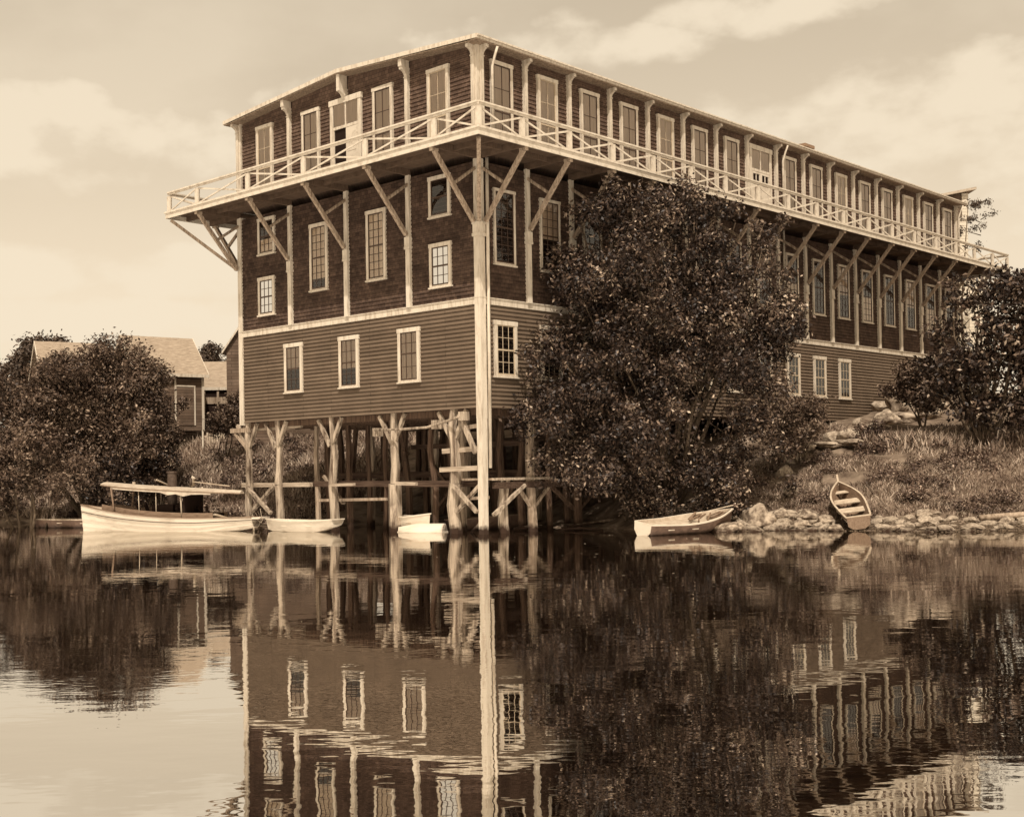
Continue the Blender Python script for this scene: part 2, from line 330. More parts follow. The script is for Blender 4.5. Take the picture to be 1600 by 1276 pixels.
F = np.stack([idx[:-1, :-1].ravel(), idx[:-1, 1:].ravel(), idx[1:, 1:].ravel(), idx[1:, :-1].ravel()], 1)
g = np_mesh('ground', V, F, M['ground']); tag(g, kind='structure')
g.data.polygons.foreach_set('use_smooth', [True]*len(g.data.polygons))
w = MB().add([(-2500, -2500, 0), (2500, -2500, 0), (2500, 70, 0), (-2500, 70, 0)], [(0, 1, 2, 3)]).build('river', M['water']); tag(w, kind='structure')

# ------------------------------------------------------------------ boathouse
B = empty('boathouse', (-0.916, 39.387, 0), BYAW)
# the fitted corner of the building in this scene's frame
tag(B, 'large dark shingled boathouse on timber piles with a white railed balcony all round', 'boathouse')
bR, bL, NW = 2.2072, 3.188, 16
LX, LY = -4*bL, NW*bR            # -12.75, 35.3
ZB, ZBAND, ZD, ZE = 3.97, 7.30, 12.0, 15.45
ZR = ZE+.42                      # ridge
# wall courses as real laps
def laps(mb, z0, z1, faces, proud=.042):
    """faces: list of (axis, fixed, a0, a1, outward sign)"""
    n = max(1, round((z1-z0)/ROW)); h = (z1-z0)/n
    for ax, c, a0, a1, sgn in faces:
        for i in range(n):
            zz = z0+i*h
            if ax == 'y': vs = [(a0, c+sgn*proud, zz), (a1, c+sgn*proud, zz), (a1, c+sgn*.004, zz+h), (a0, c+sgn*.004, zz+h), (a0, c, zz), (a1, c, zz)]
            else: vs = [(c+sgn*proud, a0, zz), (c+sgn*proud, a1, zz), (c+sgn*.004, a1, zz+h), (c+sgn*.004, a0, zz+h), (c, a0, zz), (c, a1, zz)]
            mb.add(vs, [(0, 1, 2, 3), (4, 5, 1, 0)])
    return mb
F4 = [('y', 0, LX, 0, -1), ('x', 0, 0, LY, 1), ('x', LX, 0, LY, -1), ('y', LY, LX, 0, 1)]
m = MB().box(LX, 0, 0, LY, ZB, ZBAND-.02); laps(m, ZB, ZBAND-.1, F4); m.build('lower_wall', M['clap'], B)
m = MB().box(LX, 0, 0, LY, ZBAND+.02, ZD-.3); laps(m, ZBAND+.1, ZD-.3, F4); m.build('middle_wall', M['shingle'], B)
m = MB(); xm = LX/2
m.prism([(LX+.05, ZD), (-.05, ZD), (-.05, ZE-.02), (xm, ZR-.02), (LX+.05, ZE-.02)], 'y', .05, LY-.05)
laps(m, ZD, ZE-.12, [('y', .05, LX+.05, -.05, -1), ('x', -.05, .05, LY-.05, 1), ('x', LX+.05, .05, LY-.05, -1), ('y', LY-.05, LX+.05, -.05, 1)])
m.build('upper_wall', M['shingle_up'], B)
# band board
m = MB()
for x0, x1, y0, y1 in ((LX-.06, .06, -.06, 0), (0, .06, 0, LY), (LX-.06, LX, 0, LY), (LX-.06, .06, LY, LY+.06)):
    m.box(x0, x1, y0, y1, ZBAND-.09, ZBAND+.10)
    m.box(x0-(.03 if x0 < LX else 0), x1+(.03 if x1 > 0 else 0), y0-(.03 if y0 < 0 else 0), y1+(.03 if y1 > LY else 0), ZBAND+.10, ZBAND+.125)
m.build('band_board', M['white'], B)
# roof: shallow gable with overhang and white trimmed edge
ov = .40; k = .42/abs(xm)
def rz_(x): return ZE+(abs(xm)-abs(x-xm))*k
pr = [(LX-ov, rz_(LX-ov)), (xm, ZR), (ov, rz_(ov)), (ov, rz_(ov)+.05), (xm, ZR+.05), (LX-ov, rz_(LX-ov)+.05)]
rf = MB().prism(pr, 'y', -ov, LY+ov).build('roof', M['roof'], B)
m = MB()
ge = rz_(ov)
for y in (-ov-.03, LY+ov):
    m.prism([(LX-ov-.03, ge-.07), (xm, ZR-.07), (ov+.03, ge-.07), (ov+.03, ge+.06), (xm, ZR+.065), (LX-ov-.03, ge+.06)], 'y', y, y+.03)
m.box(ov, ov+.03, -ov, LY+ov, ge-.07, ge+.06); m.box(LX-ov-.03, LX-ov, -ov, LY+ov, ge-.07, ge+.06)
m.box(ov+.03, ov+.08, -ov, LY+ov, ge+.0, ge+.05)      # gutter
m.build('eave_trim', M['white'], rf)
m = MB(); m.box(-.05, ov, -ov, LY+ov, ge-.10, ge-.07)
m.box(LX-ov, LX+.05, -ov, LY+ov, ge-.10, ge-.07)
m.prism([(LX, ge-.10), (xm, ZR-.10), (0, ge-.10), (0, ge-.07), (xm, ZR-.07), (LX, ge-.07)], 'y', -ov, .04)
m.build('soffit', M['timber'], rf)
m = MB(); m.box(-4.35, -3.65, 26.5, 27.3, ZE+.1, ZE+2.1); m.box(-4.41, -3.59, 26.44, 27.36, ZE+2.1, ZE+2.25)
m.build('chimney', M['brick'], rf)
# corner posts
def corner(x0, x1, y0, y1, z0, z1, mt='white'): return MB().box(x0, x1, y0, y1, z0, z1).build('corner_post', M[mt], B)
corner(-.17, .08, -.08, .17, ZB-.35, 9.35); corner(-.16, .07, -.07, .16, 9.75, ZD-.24)
m = MB().box(-.21, .12, -.12, .21, 9.32, 9.42).box(-.19, .10, -.10, .19, 9.42, 9.70).box(-.21, .12, -.12, .21, 9.70, 9.78)
m.build('post_capital', M['white'], B)
corner(LX-.08, LX+.16, -.08, .16, ZB-.1, ZD-.24)
corner(-.14, .08, LY-.14, LY+.08, ZB, ZD-.24)
corner(-.16, .05, -.05, .15, ZD, ZE-.02)
corner(LX-.05, LX+.18, -.05, .18, ZD, ZE-.02)
corner(-.16, .08, LY-.16, LY+.08, ZD, ZE-.02)
# middle storey posts and upper columns
def put(proto, loc, rz): 
    o = copy_tree(proto, B); o.location = loc; o.rotation_euler = (0, 0, rz); return o
def first(o, loc, rz): o.location = loc; o.rotation_euler = (0, 0, rz); return o
spotsL = [(-i*bL, 0, 0) for i in (1, 2, 3)]; spotsR = [(0, i*bR, pi/2) for i in range(1, NW)]
pm = MB().box(-.10, .10, -.13, 0, ZBAND+.1, 9.35).box(-.13, .13, -.17, 0, 9.32, 9.40).box(-.12, .12, -.16, 0, 9.40, 9.72).box(-.09, .09, -.11, 0, 9.72, ZD-.24)
post = pm.build('wall_post', M['white'], B)
for i, (x, y, r) in enumerate(spotsL+spotsR): (first if i == 0 else put)(post, (x, y, 0), r)
# upper column with coved bracket under the eave
cm = MB().box(-.07, .07, -.10, .05, ZD, ZE-.14)
cm.prism([(-.10, ZE-.42), (-.13, ZE-.34), (-.19, ZE-.28), (-.27, ZE-.24), (-.33, ZE-.23), (-.33, ZE-.13), (-.10, ZE-.13)], 'x', -.062, .062)
cm.box(-.085, .085, -.12, .0, ZE-.47, ZE-.43)
col = cm.build('upper_column', M['white'], B)
ups = [(-i*bL, 0, 0) for i in (0, 1, 2, 3, 4)]+[(0, i*bR, pi/2) for i in range(0, NW+1)]
for i, (x, y, r) in enumerate(ups):
    if i == 2: continue
    if x == 0 and r == 0: x = -.10
    if y == 0 and r: y = .16
    o = (first if i == 0 else put)(col, (x, y, 0), r)
# gable columns must meet the raking eave
MB().box(-2*bL-.085, -2*bL+.085, -.11, .05, 15.06, ZE-.14).prism([(-.11, ZE-.50), (-.14, ZE-.40), (-.20, ZE-.32), (-.29, ZE-.27), (-.36, ZE-.25), (-.36, ZE-.13), (-.11, ZE-.13)], 'x', -2*bL-.075, -2*bL+.075).build('upper_column', M['white'], B)
for i in (1, 2, 3):
    x = -i*bL; MB().box(x-.075, x+.075, -.36, .0, ZE-.14, rz_(x)-.09).build('column_block', M['white'], B)
# deck
E0 = 1.95; x0, x1, y0, y1 = LX-E0, E0, -E0, LY+E0
m = MB()
for a in ((x0, x1, y0, 0), (0, x1, 0, y1), (x0, LX, 0, y1), (LX, 0, LY, y1)): m.box(*a, ZD-.045, ZD)
dk = m.build('deck', M['soffit'], B)
m = MB()
for a in ((x0, x1, y0-.04, y0), (x1, x1+.04, y0-.04, y1+.04), (x0-.04, x0, y0-.04, y1+.04), (x0, x1, y1, y1+.04)): m.box(*a, ZD-.22, ZD+.02)
for a in ((x0-.08, x1+.08, y0-.08, y0-.04), (x1+.04, x1+.08, y0-.04, y1+.08), (x0-.08, x0-.04, y0-.04, y1+.08)): m.box(*a, ZD-.03, ZD+.035)
m.build('fascia', M['white_rail'], dk)
m = MB()
for i in range(NW+1):
    y = i*bR
    m.box(.0, x1, y-.06, y+.06, ZD-.25, ZD-.047); m.box(x0, LX, y-.06, y+.06, ZD-.25, ZD-.047)
for i in range(5):
    x = -i*bL; m.box(x-.06, x+.06, y0, 0, ZD-.25, ZD-.047)
m.box(x0, x1, -1.1, -1.0, ZD-.2, ZD-.048); m.box(1.0, 1.1, -1, y1, ZD-.2, ZD-.048)
m.build('joist', M['soffit'], dk)
# brackets
def bracket_proto():
    o = MB().beam((0, -1.82, ZD-.30), (0, -.17, 9.78), .12, .12).box(-.09, .09, -1.95, -1.72, ZD-.32, ZD-.22).build('bracket', M['timber'], B)
    MB().beam((0, -.10, ZD-.55), (0, -.97, 10.86), .09, .09).build('strut', M['timber'], o)
    return o
bp = bracket_proto(); sp = [(-i*bL, 0, 0) for i in (1, 2, 3, 4)]+[(0, i*bR, pi/2) for i in range(1, NW+1)]+[(LX, i*bR, -pi/2) for i in range(1, NW, 3)]
for i, (x, y, r) in enumerate(sp): (first if i == 0 else put)(bp, (x, y, 0), r)
put(bp, (-.07, 0, 0), 0); put(bp, (0, .12, 0), pi/2); put(bp, (LX, .15, 0), -pi/2)
for p, q in (((1.84, -1.84, ZD-.28), (.10, -.10, 9.8)), ((LX-1.84, -1.84, ZD-.28), (LX-.08, -.08, 9.8)), ((1.84, LY+1.84, ZD-.28), (.1, LY+.1, 9.8))):
    MB().beam(p, q, .12, .12).build('corner_brace', M['timber'], B)
# railing
ZRL = 12.80
ra = MB()
for p, q in (((x0, y0+.05), (x1-.05, y0+.05)), ((x1-.05, y0+.05), (x1-.05, y1-.05)), ((x0+.05, y0+.05), (x0+.05, y1-.05)), ((x0, y1-.05), (x1, y1-.05))):
    ra.beam((*p, ZRL-.03), (*q, ZRL-.03), .10, .05); ra.beam((*p, ZRL-.09), (*q, ZRL-.09), .035, .065)
ra.build('handrail', M['white_rail'], B)
lx_ = [x0+.06]+[-i*bL for i in (4, 3, 2, 1)]+[x1-.06]; ry_ = [y0+.06]+[i*bR for i in range(0, NW+1)]+[y1-.06]
lx_ = [x0+.06]+[-i*bL for i in (4, 3, 2, 1, 0)]+[x1-.06]
def xpanel(p, q, out):
    m = MB(); p = Vector((*p, 0)); q = Vector((*q, 0)); d = (q-p).normalized()*.07; a, b = p+d, q-d
    m.beam((a.x, a.y, ZD+.06), (b.x, b.y, ZRL-.17), .028, .058); m.beam((a.x+out[0]*.034, a.y+out[1]*.034, ZRL-.17), (b.x+out[0]*.034, b.y+out[1]*.034, ZD+.06), .028, .058)
    return m.build('cross_brace', M['white_rail'], B)
for a, b_ in zip(lx_[:-1], lx_[1:]):
    if b_-a > .5: xpanel((a, y0+.06), (b_, y0+.06), (0, 1))
for a, b_ in zip(ry_[:-1], ry_[1:]): xpanel((x1-.06, a), (x1-.06, b_), (-1, 0))
for a, b_ in zip(ry_[:-1:2], ry_[2::2]): xpanel((x0+.06, a), (x0+.06, b_), (1, 0))
rp = MB().box(-.10, .10, -.03, .03, ZD+.02, ZRL-.16).box(-.045, .045, .03, .10, ZD, ZRL-.16).build('rail_post', M['white_rail'], B)
rps = [(x, y0+.06, 0) for x in lx_]+[(x1-.06, y, pi/2) for y in ry_[1:]]+[(x0+.06, y, -pi/2) for y in ry_[1::2]]
for i, (x, y, r) in enumerate(rps): (first if i == 0 else put)(rp, (x, y, 0), r)

# windows ---------------------------------------------------------
def wavy(w, z0, z1, y, amp=.006, n=28):
    m = MB(); vs = []
    for i in range(n+1):
        x = -w/2+w*i/n; yy = y+amp*(1 if i % 2 else -1)*(.4+.6*random.random())
        vs += [(x, yy, z0), (x, yy, z1)]
    return m.add(vs, [(2*i, 2*i+2, 2*i+3, 2*i+1) for i in range(n)])
def window_proto(w, h, cols, rows, sash='sash_dark', curt='curtain', c0=0.0, c1=1.0, split=.5, cw=.115, parent=None):
    """origin at the middle of the bottom; outward is -y"""
    P = parent or B
    m = MB()
    m.box(-w/2, -w/2+cw, -.085, -.0, 0.0, h-cw); m.box(w/2-cw, w/2, -.085, -.0, 0.0, h-cw)
    m.box(-w/2-.02, w/2+.02, -.095, 0, h-cw, h+.01); m.box(-w/2-.03, w/2+.03, -.12, 0, -.05, 0); m.box(-w/2+cw, w/2-cw, -.075, 0, 0, .05)
    o = m.build('window', M['white'], P)
    iw = w-2*cw; z0, z1 = .05, h-cw
    MB().box(-iw/2, iw/2, -.034, -.030, z0, z1).build('backing', M['interior'], o)  # dark board standing in for the shaded room behind the glass
    if curt: wavy(iw-.02, z0+(z1-z0)*c0, z0+(z1-z0)*c1, -.043).build('curtain', M[curt], o)
    MB().add([(-iw/2, -.055, z0), (iw/2, -.055, z0), (iw/2, -.055, z1), (-iw/2, -.055, z1)], [(0, 1, 2, 3)]).build('pane', M['glass'], o)
    s = MB(); zm = z0+(z1-z0)*split; t = .035
    s.box(-iw/2, -iw/2+t, -.072, -.056, z0, z1); s.box(iw/2-t, iw/2, -.072, -.056, z0, z1)
    s.box(-iw/2+t, iw/2-t, -.072, -.056, z0, z0+t+.01); s.box(-iw/2+t, iw/2-t, -.072, -.056, z1-t, z1); s.box(-iw/2+t, iw/2-t, -.076, -.056, zm-.025, zm+.025)
    for a, b_ in ((z0+t, zm-.025), (zm+.025, z1-t)):
        for c in range(1, cols):
            x = -iw/2+iw*c/cols; s.box(x-.010, x+.010, -.067, -.0561, a, b_)
        for r in range(1, rows):
            z = a+(b_-a)*r/rows; s.box(-iw/2+t, iw/2-t, -.0665, -.0562, z-.010, z+.010)
    s.build('sash', M[sash], o)
    return o
pl = [0]
def place(proto, lst):
    for x, y, z, r in lst:
        if proto.get('_used'): o = copy_tree(proto, B)
        else: o = proto; proto['_used'] = 1
        o.location = (x, y, z); o.rotation_euler = (0, 0, r)
def fin(*ps):
    for o in bpy.data.objects:
        if '_used' in o.keys(): del o['_used']
R90 = pi/2
# upper storey: tall windows with drawn curtains
for variant, (c0, cu) in enumerate(((0, 'curtain'), (.0, 'curtain'), (.12, 'curtain'))):
    p = window_proto(1.0, 2.92, 2, 2, 'sash_dark' if variant else 'sash_light', cu, c0, 1, .46)
    lst = []
    for n, cx_ in enumerate((-11.08, -8.32, -4.42, -1.72)):
        if n % 3 == variant: lst.append((cx_, .02, ZD+.08, 0))
    for i in range(NW):
        if i != 7 and (i*5+1) % 3 == variant: lst.append((-.02, (i+.5)*bR, ZD+.08, R90))
    place(p, lst)
# middle storey
p = window_proto(1.0, 2.36, 3, 4, 'sash_dark', 'blind', .16, 1); place(p, [(-7.93, 0, 8.51, 0)])
p = window_proto(1.0, 2.36, 3, 4, 'sash_dark', 'blind', .0, 1); place(p, [(-4.83, 0, 8.52, 0)])
p = window_proto(1.0, 1.40, 3, 2, 'sash_dark', 'blind', .0, 1); place(p, [(-11.05, 0, 7.93, 0), (-1.71, 0, 7.93, 0)])
p = window_proto(1.04, 1.34, 3, 2, 'sash_dark', 'blind', .0, .42); place(p, [(-11.01, 0, 10.20, 0)])
p = window_proto(1.0, 1.30, 1, 1, 'sash_dark', None); place(p, [(-1.71, 0, 10.20, 0)])
p = window_proto(1.0, 2.38, 3, 4, 'sash_dark', None, cw=.085); place(p, [(0, (i+.5)*bR, 8.54, R90) for i in range(NW) if i % 3 == 0])
p = window_proto(1.0, 2.38, 3, 4, 'sash_dark', 'curtain', .45, 1, cw=.085); place(p, [(0, (i+.5)*bR, 8.54, R90) for i in range(NW) if i % 3 == 1])
p = window_proto(1.0, 2.38, 3, 4, 'sash_dark', 'blind', .0, .5, cw=.085); place(p, [(0, (i+.5)*bR, 8.54, R90) for i in range(NW) if i % 3 == 2])
# bottom storey
p = window_proto(1.06, 1.76, 3, 2, 'sash_dark', 'curtain', .48, 1, .5, .13); place(p, [(-9.48, 0, 4.97, 0)])
p = window_proto(1.06, 1.76, 3, 2, 'sash_dark', 'curtain', .38, 1, .5, .13); place(p, [(-6.35, 0, 4.97, 0)])
p = window_proto(1.06, 1.76, 3, 2, 'sash_dark', 'curtain', 0, 1, .55, .13); place(p, [(-3.27, 0, 4.97, 0)])
p = window_proto(1.06, 1.76, 3, 2, 'sash_light', None, 0, 1, .5, .13); place(p, [(0, (i+.485)*bR, 4.97, R90) for i in range(11)])
fin()
# doors on the balcony
def door(x, y, z, r, op):
    m = MB(); w_, h_, cw = 1.66, 2.98, .16
    m.box(-w_/2, -w_/2+cw, -.09, 0, 0, h_-cw); m.box(w_/2-cw, w_/2, -.09, 0, 0, h_-cw); m.box(-w_/2-.04, w_/2+.04, -.11, 0, h_-cw, h_+.03)
    m.box(-w_/2+cw, w_/2-cw, -.085, -.0, 1.95, 2.05); m.box(-.03, .03, -.075, -.04, 2.05, h_-cw)
    o = m.build('door', M['white'], B, loc=(x, y, z), rot=r)
    iw = w_-2*cw
    MB().box(-iw/2, iw/2, -.034, -.030, 0, h_-cw).build('backing', M['interior'], o)  # dark board in place of the shaded room inside the doorway
    MB().add([(-iw/2, -.055, 2.05), (iw/2, -.055, 2.05), (iw/2, -.055, h_-cw), (-iw/2, -.055, h_-cw)], [(0, 1, 2, 3)]).build('pane', M['glass'], o)
    wavy(iw-.04, 2.07, h_-cw, -.045).build('curtain', M['curtain'], o)
    l = MB()
    if op:   # one leaf shut, the other folded out
        l.box(.02, iw/2, -.075, -.04, 0, 1.95)
        for zz in (.25, 1.1): l.box(.10, iw/2-.1, -.085, -.0755, zz, zz+.6)
        l.box(-iw/2, -iw/2+.05, -.075, -.04, 0, 1.95)
    else:
        l.box(-iw/2, -.01, -.075, -.04, 0, 1.4); l.box(.01, iw/2, -.075, -.04, 0, 1.4)
        for s_ in (-1, 1):
            c = s_*iw/4; l.box(c-.33, c-.24, -.075, -.04, 1.4, 1.95); l.box(c+.24, c+.33, -.075, -.04, 1.4, 1.95); l.box(c-.24, c+.24, -.075, -.04, 1.85, 1.95)
            l.box(c-.02, c+.02, -.07, -.045, 1.4, 1.85); l.box(c-.22, c+.22, -.085, -.0755, .2, 1.1)
    l.build('door_leaf', M['white_rail'], o)
door(-6.35, .02, ZD+.03, 0, True); door(-.02, 7.45*bR, ZD+.03, R90, False)
# downpipes
m = MB(); m.tube([(.42, .52, ZE-.15), (.30, .52, ZE-.42), (.18, .52, ZE-.75), (.17, .52, ZD)], .045).build('downpipe', M['white_rail'], B, True)
m = MB(); m.tube([(.13, .26, ZD-.2), (.13, .25, 9.0), (.13, .24, ZBAND), (.11, .23, ZB-1.9)], .055).build('downpipe', M['white'], B, True)
for yy in (8*bR+.32, LY-.05):
    MB().tube([(.42, yy, ZE-.15), (.30, yy, ZE-.42), (.18, yy, ZE-.75), (.17, yy, ZD)], .045).build('downpipe', M['white_rail'], B, True)
MB().tube([(.19, 8*bR+.26, ZD-.2), (.19, 8*bR+.26, 5.0)], .05).build('downpipe', M['white'], B, True)

# piles -----------------------------------------------------------
def knee(mb, x, y, z, dx, dz, w=.12, ax='x'):
    if ax == 'x': mb.beam((x, y, z), (x+dx, y, z+dz), w, w)
    else: mb.beam((x, y, z), (x, y+dx, z+dz), w, w)
def crooked(x, y, z0, z1, w0, w1, mt, bend=.085):
    rr = random.Random(int(x*100)+int(y*37)+5)
    pts = [Vector((x+rr.uniform(-bend, bend)*(0 < i < 4), y+rr.uniform(-bend, bend)*(0 < i < 4), z0+(z1-z0)*i/4)) for i in range(5)]
    return MB().tube(pts, [w0+(w1-w0)*i/4 for i in range(5)], 6)
SOLE = 1.60
fronts = [(-12.52, .16, .15), (-10.72, .17, .16), (-7.55, .18, .16), (-4.25, .24, .17), (-1.35, .22, .19)]
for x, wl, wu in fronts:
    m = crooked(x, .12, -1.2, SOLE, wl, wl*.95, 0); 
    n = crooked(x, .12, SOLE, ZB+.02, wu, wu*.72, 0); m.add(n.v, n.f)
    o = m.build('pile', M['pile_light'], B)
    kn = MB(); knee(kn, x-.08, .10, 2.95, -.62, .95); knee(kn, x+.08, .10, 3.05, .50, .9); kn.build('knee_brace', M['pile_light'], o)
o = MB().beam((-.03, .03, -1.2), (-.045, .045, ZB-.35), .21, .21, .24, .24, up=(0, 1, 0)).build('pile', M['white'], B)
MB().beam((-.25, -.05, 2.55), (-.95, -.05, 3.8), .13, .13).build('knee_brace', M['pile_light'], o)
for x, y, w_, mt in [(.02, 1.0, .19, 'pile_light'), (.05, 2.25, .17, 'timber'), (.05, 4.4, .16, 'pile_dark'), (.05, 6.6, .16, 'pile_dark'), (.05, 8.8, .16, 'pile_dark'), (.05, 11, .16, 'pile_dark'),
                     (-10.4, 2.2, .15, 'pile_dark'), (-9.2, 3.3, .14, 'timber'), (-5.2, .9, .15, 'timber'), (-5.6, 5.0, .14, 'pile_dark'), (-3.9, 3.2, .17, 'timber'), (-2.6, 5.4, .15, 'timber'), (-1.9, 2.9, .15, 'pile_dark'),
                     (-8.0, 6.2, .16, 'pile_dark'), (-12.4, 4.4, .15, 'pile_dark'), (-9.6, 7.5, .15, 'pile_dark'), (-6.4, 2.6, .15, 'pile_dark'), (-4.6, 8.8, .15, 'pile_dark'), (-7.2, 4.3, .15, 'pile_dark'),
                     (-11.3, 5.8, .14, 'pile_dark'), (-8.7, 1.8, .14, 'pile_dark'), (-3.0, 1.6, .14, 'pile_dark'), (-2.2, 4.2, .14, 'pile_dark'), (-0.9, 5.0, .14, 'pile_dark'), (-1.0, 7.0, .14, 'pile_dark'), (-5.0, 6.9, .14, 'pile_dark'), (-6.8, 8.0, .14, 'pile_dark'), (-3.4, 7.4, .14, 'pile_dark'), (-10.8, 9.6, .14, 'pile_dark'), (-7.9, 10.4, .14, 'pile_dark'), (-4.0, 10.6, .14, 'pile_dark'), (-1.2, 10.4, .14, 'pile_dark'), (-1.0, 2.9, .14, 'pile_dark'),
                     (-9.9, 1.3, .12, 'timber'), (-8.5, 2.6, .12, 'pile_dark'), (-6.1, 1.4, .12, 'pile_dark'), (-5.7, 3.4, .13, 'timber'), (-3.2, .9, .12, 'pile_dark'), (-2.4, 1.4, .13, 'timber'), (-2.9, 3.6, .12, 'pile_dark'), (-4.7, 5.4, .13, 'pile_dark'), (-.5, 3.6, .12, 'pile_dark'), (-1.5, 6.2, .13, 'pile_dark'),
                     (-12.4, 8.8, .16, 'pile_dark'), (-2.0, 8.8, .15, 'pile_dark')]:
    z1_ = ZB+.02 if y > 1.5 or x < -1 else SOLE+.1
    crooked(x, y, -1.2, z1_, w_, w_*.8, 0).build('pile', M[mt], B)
m = MB(); m.beam((.05, 2.25, .75), (.05, 3.1, 1.5), .1, .1); m.beam((.05, 2.2, .75), (.05, 1.5, 1.5), .1, .1); m.build('knee_brace', M['timber'], B)
# horizontal ties
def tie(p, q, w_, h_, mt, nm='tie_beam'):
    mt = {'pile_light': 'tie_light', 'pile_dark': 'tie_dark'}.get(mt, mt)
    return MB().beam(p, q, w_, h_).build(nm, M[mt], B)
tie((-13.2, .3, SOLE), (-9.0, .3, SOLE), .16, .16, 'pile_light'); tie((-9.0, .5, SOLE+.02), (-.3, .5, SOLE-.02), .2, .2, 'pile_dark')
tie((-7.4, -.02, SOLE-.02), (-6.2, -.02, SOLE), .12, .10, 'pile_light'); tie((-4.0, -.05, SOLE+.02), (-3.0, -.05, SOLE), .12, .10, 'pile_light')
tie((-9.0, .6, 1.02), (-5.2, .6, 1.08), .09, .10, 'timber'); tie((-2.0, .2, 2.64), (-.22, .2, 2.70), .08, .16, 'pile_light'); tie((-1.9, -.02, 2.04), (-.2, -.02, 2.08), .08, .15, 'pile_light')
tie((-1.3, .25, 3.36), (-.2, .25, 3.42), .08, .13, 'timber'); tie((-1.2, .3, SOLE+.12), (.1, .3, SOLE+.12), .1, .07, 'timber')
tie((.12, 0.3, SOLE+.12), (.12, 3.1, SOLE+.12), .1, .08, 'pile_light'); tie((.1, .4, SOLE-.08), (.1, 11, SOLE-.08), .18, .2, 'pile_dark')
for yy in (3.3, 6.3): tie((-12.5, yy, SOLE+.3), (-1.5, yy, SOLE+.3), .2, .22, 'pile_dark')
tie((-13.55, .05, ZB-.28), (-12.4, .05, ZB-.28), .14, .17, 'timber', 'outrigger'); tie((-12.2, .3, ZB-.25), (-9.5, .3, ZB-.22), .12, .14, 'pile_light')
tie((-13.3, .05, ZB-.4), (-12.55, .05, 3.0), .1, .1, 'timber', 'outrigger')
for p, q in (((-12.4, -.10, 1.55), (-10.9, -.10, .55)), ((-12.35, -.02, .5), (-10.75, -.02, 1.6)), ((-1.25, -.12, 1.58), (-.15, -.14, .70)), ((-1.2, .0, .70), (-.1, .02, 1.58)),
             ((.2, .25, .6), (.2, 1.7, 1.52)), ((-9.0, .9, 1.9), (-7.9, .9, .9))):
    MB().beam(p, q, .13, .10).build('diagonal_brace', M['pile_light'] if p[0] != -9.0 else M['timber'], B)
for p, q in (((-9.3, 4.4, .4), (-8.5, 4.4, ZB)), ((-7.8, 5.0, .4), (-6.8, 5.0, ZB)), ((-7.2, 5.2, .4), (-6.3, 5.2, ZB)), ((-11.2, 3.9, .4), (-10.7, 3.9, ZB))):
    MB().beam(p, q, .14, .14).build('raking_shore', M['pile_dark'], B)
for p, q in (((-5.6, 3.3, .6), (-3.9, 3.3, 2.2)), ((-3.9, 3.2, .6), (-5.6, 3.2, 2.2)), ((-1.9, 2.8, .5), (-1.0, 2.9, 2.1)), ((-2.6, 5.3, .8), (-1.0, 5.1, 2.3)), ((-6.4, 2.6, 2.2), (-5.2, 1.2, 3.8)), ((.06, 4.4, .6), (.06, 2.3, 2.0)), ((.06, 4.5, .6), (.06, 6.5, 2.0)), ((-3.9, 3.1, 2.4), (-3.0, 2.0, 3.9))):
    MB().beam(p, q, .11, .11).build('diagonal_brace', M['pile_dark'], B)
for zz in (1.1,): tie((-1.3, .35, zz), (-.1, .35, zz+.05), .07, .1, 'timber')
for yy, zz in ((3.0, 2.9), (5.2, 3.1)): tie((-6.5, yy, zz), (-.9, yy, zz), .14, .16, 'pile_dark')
m = MB()
for i in range(16): m.box(LX+.1, -.1, .15+i*.75, .27+i*.75, ZB-.22, ZB-.01)
m.build('floor_joist', M['pile_dark'], B)
MB().tube([(-4.8, -.25, 3.42), (-3.6, -.22, 3.40), (-2.3, -.2, 3.42), (-1.2, -.2, 3.62), (-.75, -.2, 3.72)], .045, 6).build('spar', M['pile_light'], B, True)
for x, z in ((-4.85, 3.35), (-1.95, 3.5), (-.72, 3.72)): MB().box(x-.12, x+.12, -.22, .05, z-.14, z+.14).build('beam_end', M['pile_light'], B)

